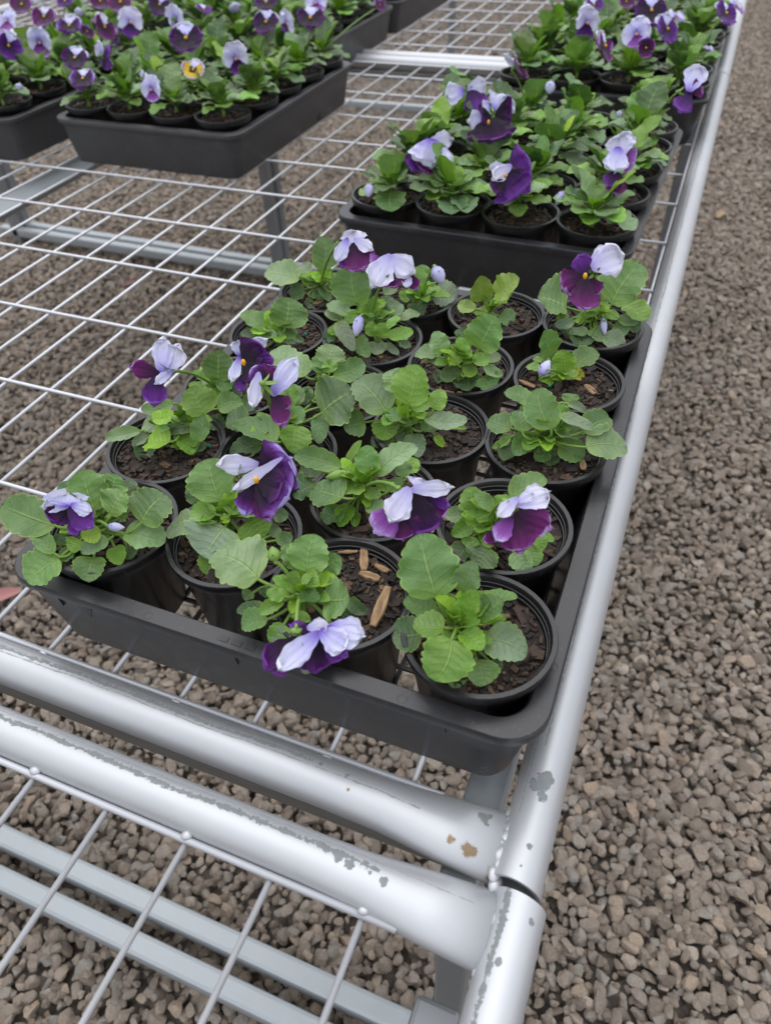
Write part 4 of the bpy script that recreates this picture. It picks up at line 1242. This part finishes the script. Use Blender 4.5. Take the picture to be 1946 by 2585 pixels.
FLOWERS = {
 'C': [(7, 3.2, [(1010, 1420, 745, 1640, 220, .5, .5, 'PD'), (1080, 1400, 1110, 1660, 260, .6, .7, 'PD'), (1150, 1440, 1320, 1545, 170, .5, .5, 'PV'), (1100, 1370, 915, 1325, 80, .3, .3, 'PV'),
        (1130, 1370, 845, 1640, 165, -.2, -.5, 'L'), (1130, 1360, 1320, 1490, 190, -.2, -.3, 'L'), (1180, 1345, 1440, 1400, 210, -.1, -.15, 'L'), (1040, 1350, 1190, 1320, 110, .0, -.1, 'W')], None, (965, 1370))],
 'B': [(7, 5.5, [(720, 290, 930, 160, 350, .3, .4, 'PL'), (690, 320, 915, 440, 340, .1, .0, 'PL'), (700, 350, 785, 600, 160, .15, .1, 'PM'), (680, 330, 605, 560, 170, .2, .2, 'PL'), (690, 300, 880, 330, 260, -.02, -.06, 'PD'),
        (710, 200, 415, 200, 140, .5, .5, 'W'), (870, 150, 515, 388, 80, -.2, .0, 'W')], (685, 310), (570, 240, .8))],
 'A': [(6, 4.6, [(500, 420, 395, 570, 175, .1, .0, 'PD'), (510, 430, 690, 600, 165, .0, -.1, 'PV'), (530, 500, 572, 660, 85, .2, .1, 'PV'), (520, 440, 310, 440, 90, -.1, -.2, 'L'), (530, 425, 685, 480, 110, -.1, -.2, 'L'),
        (500, 440, 500, 352, 300, -.15, .3, 'L')], None, (600, 400, .8))],
 'I': [(3, 6.5, [(1020, 240, 1135, 110, 230, .1, .3, 'PD'), (1010, 245, 1110, 320, 190, .0, -.1, 'PD'), (1090, 230, 1225, 215, 100, .1, .2, 'PV'), (1000, 320, 985, 440, 70, .1, .1, 'PV'),
        (985, 190, 928, 375, 80, .2, .1, 'L'), (985, 190, 975, 80, 110, .3, .3, 'L'), (1000, 160, 1180, 70, 90, .3, .3, 'L')], (1012, 235), (1080, 260, 1.0)),
       (3, 7.0, [(430, 320, 215, 258, 115, .0, -.2, 'PM'), (400, 330, 385, 540, 145, -.1, -.2, 'PV'), (460, 320, 560, 110, 170, .4, .4, 'W'), (440, 330, 450, 55, 140, .1, .1, 'L'), (520, 285, 390, 385, 65, -.1, -.2, 'L')], None, (500, 300, .3))],
 'F': [(3, 7.5, [(1180, 370, 1235, 260, 170, .3, .3, 'PM'), (1230, 450, 1295, 690, 120, .2, .2, 'PM'), (1240, 470, 1340, 550, 95, .3, .3, 'PM'), (1150, 350, 1070, 275, 110, .1, .1, 'PL'), (1120, 300, 1075, 550, 100, .0, -.1, 'W'), (1210, 470, 1385, 200, 150, .0, .0, 'L')],
        None, (1150, 385, -.5))],
 'G': [(4, 5.5, [(890, 1000, 930, 1330, 330, .3, .3, 'PD'), (930, 1000, 1070, 1230, 230, .35, .35, 'PM'), (790, 1130, 625, 1290, 200, .2, .1, 'PW'), (1000, 1050, 1155, 1105, 80, .2, .2, 'PV'), (800, 1200, 830, 1345, 140, .3, .3, 'PM'),
        (870, 970, 735, 1210, 190, -.2, -.4, 'W'), (870, 990, 1175, 970, 115, -.1, -.1, 'W'), (930, 980, 960, 915, 190, .1, .2, 'W')], None, (800, 985, .6))],
 'H': [(5, 5.5, [(720, 1020, 1000, 1115, 190, .1, .0, 'PM'), (710, 1030, 585, 1215, 130, .0, -.1, 'PW'), (715, 1040, 780, 1300, 240, .1, .1, 'PM'), (630, 1160, 495, 1215, 90, .3, .3, 'PM'),
        (740, 950, 985, 850, 200, .1, .2, 'W'), (750, 890, 600, 1040, 105, -.2, -.3, 'W'), (740, 930, 870, 865, 70, -.1, -.1, 'W')], None, (660, 930, .5))],
 'N': [(1, 7.5, [(1440, 400, 1450, 560, 180, .3, .3, 'PM'), (1550, 430, 1650, 565, 95, .2, .2, 'PM'), (1330, 300, 1245, 330, 100, .3, .3, 'PW'), (1570, 420, 1550, 555, 80, .0, .0, 'L'), (1420, 270, 1270, 545, 220, -.1, -.3, 'W'), (1400, 290, 1620, 430, 190, -.1, -.2, 'W')], None, (1365, 490, .3))],
 'Q': [(1, 8.0, [(1110, 170, 1190, 415, 240, .2, .1, 'PM'), (1060, 260, 1005, 385, 80, .3, .3, 'PV'), (1060, 130, 965, 330, 110, -.1, -.2, 'L'), (1120, 220, 1105, 70, 210, .3, .4, 'W'), (1110, 140, 1270, 240, 110, .0, .0, 'W')], None, (985, 180, .8))],
 'T': [(2, 8.0, [(1190, 265, 1035, 350, 190, .1, .0, 'PM'), (1220, 280, 1285, 400, 130, .1, .1, 'PM'), (1200, 270, 1195, 500, 190, .0, -.1, 'PM'), (1200, 260, 1160, 110, 120, .0, .0, 'PV'), (1240, 160, 1350, 60, 90, .3, .3, 'W'), (1240, 200, 1455, 120, 215, .2, .2, 'W')], (1200, 258), (1270, 230, .7))],
}
# buds: crop, base, tip, width, height above soil, lavender?
BUDS = {'C': [(7, 820, 880, 795, 775, 95, 4.2, False)], 'A': [(6, 810, 590, 935, 600, 75, 2.8, True)], 'G': [(4, 440, 870, 280, 905, 75, 3.0, False), (4, 760, 960, 735, 940, 40, 3.6, False)],
        'N': [(1, 1165, 790, 1120, 965, 105, 4.0, True)], 'R': [(2, 180, 195, 235, 315, 105, 5.0, True)], 'P': [(2, 895, 935, 960, 830, 90, 2.2, True)], 'T': [(2, 1320, 540, 1335, 660, 50, 2.0, True)],
        'E': [(3, 560, 650, 500, 600, 40, 2.8, False)]}

for i, (k, h) in enumerate(HERO.items()):
    x, y = T1P[k]
    seed = 100 + i * 13
    root = pot_root(x, y, h['label'], i)
    org = np.array([x, y, PZ0])
    cx_, cy_, zc = h['crown']
    crown = onz(*cpx(h['crop'], cx_, cy_), PZ0 + SOILZ + zc * .01)
    # keep the crown over its own pot
    d = crown[:2] - org[:2]
    if np.linalg.norm(d) > .022:
        crown[:2] = org[:2] + d / np.linalg.norm(d) * .022
    shp('crown', tube_geo([np.array([crown[0], crown[1], PZ0 + SOILZ - .002]), crown], [.0032, .0022], 7), org, root, GREEN)
    for j, lf in enumerate(h['leaves']):
        cr = lf[8] if len(lf) > 8 else h['crop']
        px_leaf(root, org, cr, crown, lf[:8], seed * 40 + j)
    fill_leaves(root, org, crown, seed, h['fill'])
    for j, (cr, z, pts, eye, cal) in enumerate(FLOWERS.get(k, [])):
        px_flower(root, org, cr, crown, z, pts, eye, cal, seed + 500 + j)
    for j, (cr, bx, by, tx, ty, w, z, lav) in enumerate(BUDS.get(k, [])):
        a = onz(*cpx(cr, bx, by), PZ0 + SOILZ + z * .01)
        b_ = atd(*cpx(cr, tx, ty), depth_of(a))
        bud_parts(root, org, a, b_, w * CROPS[cr][2] / FPX * depth_of(a), lav, seed + j)
        stem(root, org, crown, a, .008, .0010, 'bud_stem')
    h['root'], h['org'] = root, org

def wood_piece(root, org, crop, a, b_, w, thick, z, seed):
    r = np.random.RandomState(seed)
    p = onz(*cpx(crop, *a), PZ0 + SOILZ + z)
    q = onz(*cpx(crop, *b_), PZ0 + SOILZ + z + r.uniform(-.001, .002))
    wm = w * CROPS[crop][2] / FPX * depth_of(p)
    ax = nrm(q - p)
    sd_ = nrm(np.cross([0, 0, 1.0], ax))
    up = np.cross(ax, sd_)
    V = []
    n_ = 6
    for i in range(n_):
        t = i / (n_ - 1)
        c = p + (q - p) * t
        k = (.75 + .5 * math.sin(math.pi * t)) * r.uniform(.8, 1.1)
        for (u, w_) in ((-.5, 0), (-.42, .8), (0.05, 1), (.44, .75), (.5, 0)):
            V.append(c + sd_ * u * wm * k + up * w_ * thick * r.uniform(.7, 1.15))
    F = grid_faces(n_, 5) + [tuple(range(5)), tuple((n_ - 1) * 5 + j for j in range(4, -1, -1))]
    mid = (p + q) / 2
    rot = Matrix((tuple(ax), tuple(sd_), tuple(up))).transposed()
    V = [tuple(np.array(rot.transposed() @ Vector(x - mid))) for x in V]
    o = link('wood_chip', mesh('wood_chip', V, F, smooth=False), root, WOOD)
    o.matrix_local = Matrix.Translation(Vector(mid - org)) @ rot.to_4x4()
h = HERO['C']
for s_, (a, b_, w, t, z) in enumerate([((1500, 1340), (1610, 1065), 66, .002, .0035), ((1410, 965), (1550, 1010), 55, .002, .003), ((1440, 950), (1440, 780), 60, .002, .003), ((1520, 910), (1610, 955), 40, .0015, .003), ((1260, 820), (1395, 812), 22, .001, .003), ((1215, 790), (1290, 775), 25, .001, .003)]):
    wood_piece(h['root'], h['org'], 7, a, b_, w, t, z, s_)
wood_piece(HERO['P']['root'], HERO['P']['org'], 2, (1200, 1000), (1270, 1060), 45, .0015, .003, 21)
wood_piece(HERO['P']['root'], HERO['P']['org'], 2, (750, 970), (860, 1015), 26, .0015, .003, 22)
wood_piece(HERO['H']['root'], HERO['H']['org'], 5, (140, 1020), (235, 1060), 30, .0012, .012, 23)
wood_piece(HERO['L']['root'], HERO['L']['org'], 5, (1225, 620), (1235, 690), 40, .0012, .003, 24)
for k, cr, px in (('P', 2, (960, 1005)), ('E', 3, (290, 808)), ('E', 3, (772, 822)), ('M', 1, (705, 945))):
    shp('fertiliser_bead', ball_geo(onz(*cpx(cr, *px), PZ0 + SOILZ + .0035), .0016), HERO[k]['org'], HERO[k]['root'], BEAD)

# ------------------------------------------------------------------ plants of the trays behind
def generic_plant(root, org, seed, hi, size=1.0):
    r = random.Random(seed)
    crown = org + np.array([r.uniform(-.008, .008), r.uniform(-.008, .008), SOILZ + .012])
    shp('crown', tube_geo([crown - np.array([0, 0, .015]), crown], [.0032, .0022], 6), org, root, GREEN)
    n_ = r.randint(19, 25)
    a = r.uniform(0, 6.28)
    for i in range(n_):
        t = i / (n_ - 1)                      # outer first
        a += 2.4 + r.uniform(-.35, .35)
        el = -.12 + 1.15 * t ** 1.2 + r.uniform(-.15, .15)
        L_ = (.027 - .011 * t) * r.uniform(.65, 1.25) * size
        if r.random() < .18:
            el, L_ = r.uniform(.75, 1.2), .034 * size * r.uniform(.9, 1.15)
        pet = (.016 - .009 * t) * r.uniform(.7, 1.2) * size
        d = np.array([math.cos(a) * math.cos(el), math.sin(a) * math.cos(el), math.sin(el)])
        up = np.array([-math.cos(a) * math.sin(el), -math.sin(a) * math.sin(el), math.cos(el)])
        ep = min(1.2, el + .35)
        dp = np.array([math.cos(a) * math.cos(ep), math.sin(a) * math.cos(ep), math.sin(ep)])
        b_ = crown + dp * pet + np.array([0, 0, .004])
        w = L_ * (r.uniform(.72, .98) if t < .6 else r.uniform(.5, .65))
        v, f, uv = leaf_geo(b_, b_ + d * L_, up, w, crown, seed * 50 + i, hi, teeth=5 if t < .7 else 0)
        key = r.choice(('g', 'g', 'g2', 'g2', 'd', 'y1')) if t < .6 else r.choice(('y1', 'ym', 'y', 'g'))
        shp('leaf', (v, f), org, root, LEAF, uv=uv, color=jitter(PAL[key], r))
    return crown
PROTO = []
def proto(i):
    """plant shapes that later pots copy: meshes kept, placed at the origin"""
    holder = []
    root = empty('potted_pansy', (0, 0, 0))
    org = np.zeros(3)
    generic_plant(root, org, 900 + i * 7, True, 1.12)
    return root
for i in range(8):
    PROTO.append(proto(i))
def copy_plant(src, root, rz):
    for ch in list(src.children):
        c = ch.copy()
        col.objects.link(c)
        c.parent = root
        c.rotation_euler = (0, 0, rz)
        if ch.name.startswith('leaf'):
            k = rng.uniform(.82, 1.2)
            c.color = (ch.color[0] * k * rng.uniform(.92, 1.1), ch.color[1] * k, ch.color[2] * k * rng.uniform(.9, 1.15), 1)

POTS = []
ORD = ['first', 'second', 'third', 'fourth', 'fifth']
COLN = ['leftmost', 'second from left', 'third from left', 'rightmost']
def fill_tray(cx_, cy_, rz, label, short, rows=(0, 1, 2, 3, 4), cols=(0, 1, 2, 3), seed=0):
    tray(cx_, cy_, rz, label, (.972, .975), cx_ < 0)
    r = random.Random(seed)
    for j in rows:
        for i in cols:
            lx = (i - 1.5) * .0785 + r.uniform(-.002, .002)
            ly = (j - 2) * .0800 + r.uniform(-.002, .002)
            x = cx_ + lx * math.cos(rz) - ly * math.sin(rz)
            y = cy_ + lx * math.sin(rz) + ly * math.cos(rz)
            root = pot_root(x, y, '', r.randint(0, 50))
            copy_plant(PROTO[r.randint(0, 7)], root, r.uniform(0, 6.28))
            POTS.append(dict(root=root, p=np.array([x, y, PZ0]), row=j, col=i, short=short, fl=0, bud=0))

T2C, T3C, T4C = (.4185, .018, -.025), (.4440, .553, 0.0), (.446, .995, .01)
L1C, L0C, L2C, L3C, L4C = (-.157, .233, .0), (-.536, .206, -.01), (-.266, .715, .0), (-.266, 1.16, .0), (-.625, .69, .02)
fill_tray(*T2C, 'grey tray of pansies directly behind the nearest tray, beside the rail', 'tray behind the nearest one', seed=2)
fill_tray(*T3C, 'third grey pansy tray along the right rail counted from the front', 'third tray along the rail', seed=3)
fill_tray(*T4C, 'farthest pansy tray along the right rail at the top edge of the photo', 'farthest tray along the rail', rows=(0, 1, 2, 3), seed=4)
fill_tray(*L1C, 'grey pansy tray left of the open mesh, its whole front and right walls showing', 'tray left of the open mesh', seed=5)
fill_tray(*L0C, 'grey pansy tray cut by the left edge of the photo', 'tray at the left photo edge', rows=(0, 1, 2, 3, 4), cols=(1, 2, 3), seed=6)
fill_tray(*L2C, 'grey pansy tray behind the one left of the open mesh', 'second left tray back', seed=7)
fill_tray(*L3C, 'farthest left pansy tray, at the top edge beside the bright cross tubes', 'farthest left tray', rows=(0, 1, 2), cols=(1, 2, 3), seed=8)
fill_tray(*L4C, 'pansy tray at the upper left corner of the photo', 'upper left corner tray', rows=(0, 1, 2, 3), cols=(1, 2, 3), seed=9)
for p in PROTO:
    for c in list(p.children):
        bpy.data.objects.remove(c)
    bpy.data.objects.remove(p)

def nearest(p):
    return min(POTS, key=lambda q: (q['p'][0] - p[0]) ** 2 + (q['p'][1] - p[1] - .01) ** 2)

# flowers of the second tray, petals read from the photo
for s_, (z, pts, eye, cal) in enumerate([
    (7.0, [(490, 345, 415, 365, 75, 0, 0, 'L'), (500, 340, 572, 325, 65, .2, .2, 'W'), (510, 345, 545, 420, 85, .0, .0, 'PV')], None, None),
    (7.0, [(610, 430, 645, 365, 120, .3, .3, 'L'), (575, 450, 505, 465, 70, .2, .1, 'L'), (590, 400, 560, 420, 60, .2, .1, 'L'), (605, 445, 670, 455, 130, .1, .0, 'PD'), (590, 440, 560, 470, 110, .1, .0, 'PD'), (590, 450, 592, 545, 160, -.1, -.2, 'PD')], (582, 467), None),
    (6.0, [(330, 570, 285, 655, 90, .3, .3, 'PV'), (360, 600, 330, 660, 80, .3, .3, 'PM'), (350, 550, 445, 530, 70, .2, .2, 'W'), (365, 530, 360, 640, 165, -.1, -.2, 'L')], None, (380, 620, .3)),
    (5.5, [(655, 665, 745, 640, 160, .1, .0, 'PV'), (650, 675, 695, 757, 140, .0, .0, 'PV'), (660, 660, 690, 700, 90, -.05, -.1, 'PD'), (640, 690, 600, 735, 60, .1, .1, 'PD'), (670, 630, 595, 690, 55, -.1, -.1, 'W'), (650, 640, 585, 640, 40, .2, .2, 'W'), (670, 650, 700, 592, 50, .2, .2, 'W')], (645, 672), None),
    (6.0, [(1080, 660, 1065, 750, 70, .3, .3, 'PM'), (1070, 660, 1035, 715, 60, .2, .2, 'PV'), (1100, 610, 1145, 620, 90, .2, .2, 'PW'), (1095, 580, 1120, 505, 70, .3, .3, 'L'), (1090, 600, 1085, 520, 100, .0, .0, 'W'), (1080, 560, 1065, 660, 90, -.1, -.1, 'L')], None, None),
    (8.0, [(1355, 350, 1310, 430, 70, .2, .2, 'PV'), (1360, 350, 1400, 330, 60, .2, .2, 'PM'), (1350, 350, 1392, 250, 85, .0, .0, 'L')], None, (1310, 350, .2)),
]):
    c = onz(*cpx(9, np.mean([q[0] for q in pts]), np.mean([q[1] for q in pts])), PZ0 + SOILZ + z * .01)
    q = nearest(c)
    cr = q['p'] + np.array([0, 0, SOILZ + .012])
    px_flower(q['root'], q['p'], 9, cr, z, pts, eye, cal, 700 + s_)
    q['fl'] += 1
for s_, (cr_, bx, by, tx, ty, w, z) in enumerate([(9, 820, 312, 815, 358, 45, 6.0), (9, 128, 705, 120, 755, 38, 3.5), (9, 868, 735, 840, 785, 40, 3.0), (9, 1085, 425, 1080, 450, 26, 4.0), (10, 85, 362, 82, 385, 36, 4.0), (10, 1010, 20, 1020, 45, 60, 6.0), (10, 340, 35, 342, 70, 40, 6.0)]):
    a = onz(*cpx(cr_, bx, by), PZ0 + SOILZ + z * .01)
    q = nearest(a)
    b_ = atd(*cpx(cr_, tx, ty), depth_of(a))
    bud_parts(q['root'], q['p'], a, b_, w * CROPS[cr_][2] / FPX * depth_of(a), True, 800 + s_)
    stem(q['root'], q['p'], q['p'] + np.array([0, 0, SOILZ + .012]), a, .008, .0010, 'bud_stem')
    q['bud'] += 1

# flowers farther away: crop, centre, size in photo pixels of the crop, height, facing (right, up, towards camera), colours
ST = {'n': ('L', 'L', 'PD', 'PD', 'PD'), 'm': ('W', 'W', 'PM', 'PM', 'PM'), 'v': ('L', 'L', 'PV', 'PV', 'PV'), 'p': ('PL', 'PL', 'PM', 'PM', 'PM'), 'w': ('W', 'W', 'W', 'L', 'PV'),
      'l': ('L', 'L', 'L', 'L', 'PW'), 'e': ('W', 'L', 'PL', 'PL', 'PD'), 'y': ('W', 'W', 'Y', 'Y', 'Y')}
FAR = [(10, 805, 165, 160, 7, (.0, -.05, 1), 'n'), (10, 325, 250, 120, 7, (.05, .0, 1), 'n'), (10, 360, 340, 120, 6, (-.1, .1, 1), 'e'), (10, 835, 300, 105, 6, (0, -.1, 1), 'y'),
       (10, 655, 385, 105, 5, (-.3, -.6, .7), 'l'), (10, 1020, 250, 125, 6, (.0, -.75, .55), 'w'), (10, 192, 72, 120, 8, (.0, .0, 1), 'm'), (10, 300, 112, 120, 7, (.05, .1, 1), 'e'),
       (10, 522, 10, 125, 8, (.0, .1, 1), 'p'), (10, 1150, 95, 125, 7, (-.15, .0, 1), 'n'), (10, 1340, 78, 135, 7.5, (.1, .05, 1), 'n'), (10, 758, 78, 105, 8, (.5, .3, -.6), 'l'),
       (10, 450, 115, 110, 7, (.75, -.1, .6), 'm'), (10, 565, 95, 115, 7, (.2, -.5, .8), 'w'), (10, 445, 240, 110, 6, (.6, .2, -.5), 'v'), (10, 35, 195, 120, 7, (.6, -.3, .6), 'v'),
       (10, 170, 180, 110, 6, (.3, -.75, .5), 'l'), (10, 30, 90, 110, 8, (-.3, -.2, .9), 'l'), (10, 95, 20, 105, 8, (.0, .1, 1), 'p'), (10, 435, 5, 100, 8, (.1, 0, 1), 'p'), (10, 690, 20, 110, 8, (.2, 0, 1), 'n'),
       (10, 1150, 10, 105, 8, (.0, .1, 1), 'n'), (10, 1365, 12, 110, 8, (-.2, -.2, 1), 'l'), (10, 1235, 100, 105, 6, (.7, -.3, .5), 'w'), (10, 510, 145, 80, 5, (-.7, -.3, .5), 'v'), (10, 620, 335, 60, 6, (.8, 0, -.5), 'l'),
       (10, 1640, 20, 60, 7, (.3, 0, .9), 'p'), (10, 375, 135, 70, 6, (.6, 0, .6), 'p'), (10, 460, 220, 80, 6, (-.6, .3, .5), 'p'), (10, 280, 5, 70, 8, (0, 0, 1), 'v'), (10, 880, 40, 80, 7, (.3, .4, .8), 'v'),
       (9, 690, 250, 120, 7, (.6, .3, .2), 'm'), (9, 1025, 175, 125, 7, (.75, -.1, .65), 'm'), (9, 985, 18, 80, 9, (.1, .1, 1), 'v'), (9, 960, 85, 105, 8, (.0, -.7, .6), 'w'), (9, 1205, 40, 130, 9, (.0, -.1, 1), 'n'),
       (9, 1150, 130, 115, 8, (-.4, -.4, .8), 'l'), (9, 1265, 110, 120, 8, (.4, -.2, .8), 'v'), (9, 1490, 50, 115, 9, (.35, -.1, .9), 'v'), (9, 1530, 20, 90, 9, (.5, .1, .8), 'l'), (9, 1425, 185, 40, 5, (.3, .3, .8), 'l'), (9, 1185, 180, 70, 7, (0, -.6, .7), 'p'), (9, 1110, 5, 70, 9, (0, 0, 1), 'p'), (9, 1300, 60, 80, 9, (.3, .3, .9), 'l')]
for s_, (cr_, x, y, sz, z, fc, st_) in enumerate(FAR):
    c = onz(*cpx(cr_, x, y), PZ0 + SOILZ + z * .01)
    q = nearest(c)
    n_ = nrm(fc[0] * RW[0] - fc[1] * RW[1] * -1 * -1 - fc[2] * RW[2])
    n_ = nrm(fc[0] * RW[0] + fc[1] * -RW[1] - fc[2] * RW[2])
    size = sz * CROPS[cr_][2] / FPX * depth_of(c)
    flower(q['root'], q['p'], c, n_, -RW[1] + .2 * rng.uniform(-1, 1) * RW[0], size, 1000 + s_, ST[st_])
    cr = q['p'] + np.array([0, 0, SOILZ + .012])
    stem(q['root'], q['p'], cr, c - n_ * size * .2, .012)
    q['fl'] += 1
for q in POTS:
    look = ('many-flowered' if q['fl'] > 1 else 'one-flowered' if q['fl'] else 'budding' if q['bud'] else 'flowerless') + ' pansy'
    q['root']['label'] = '%s, row %s, %s, in the %s' % (look, ['one', 'two', 'three', 'four', 'five'][q['row']], COLN[q['col']], q['short'])

# ------------------------------------------------------------------ small things on the gravel
def fallen_leaf(px, L_, W_, ang, c, label, seed):
    p = onz(px[0], px[1], GZ + .012)
    d = np.array([math.cos(ang), math.sin(ang), .12])
    m_ = simple('dry_leaf_%d' % seed, c, .7)
    v, f, uv = leaf_geo(p - nrm(d) * L_ / 2, p + nrm(d) * L_ / 2, np.array([.2, -.1, 1.0]), W_, None, seed, True, fold=.5, droop=.3, teeth=0)
    o = shp('fallen_leaf', (v, f), p, None, m_, uv=uv)
    o.location = p
    tag(o, label, 'leaf', 'dry leaves fallen on the gravel')
fallen_leaf((1822, 540), .055, .022, 1.1, (.30, .21, .13), 'tan dry leaf lying on the gravel right of the rail', 41)
fallen_leaf((10, 1508), .060, .022, .8, (.42, .20, .19), 'pink leaf on the gravel at the left edge beside the nearest tray', 42)
fallen_leaf((335, 715), .055, .014, .9, (.26, .14, .14), 'dull pink leaf on the dark gravel seen through the middle mesh', 43)
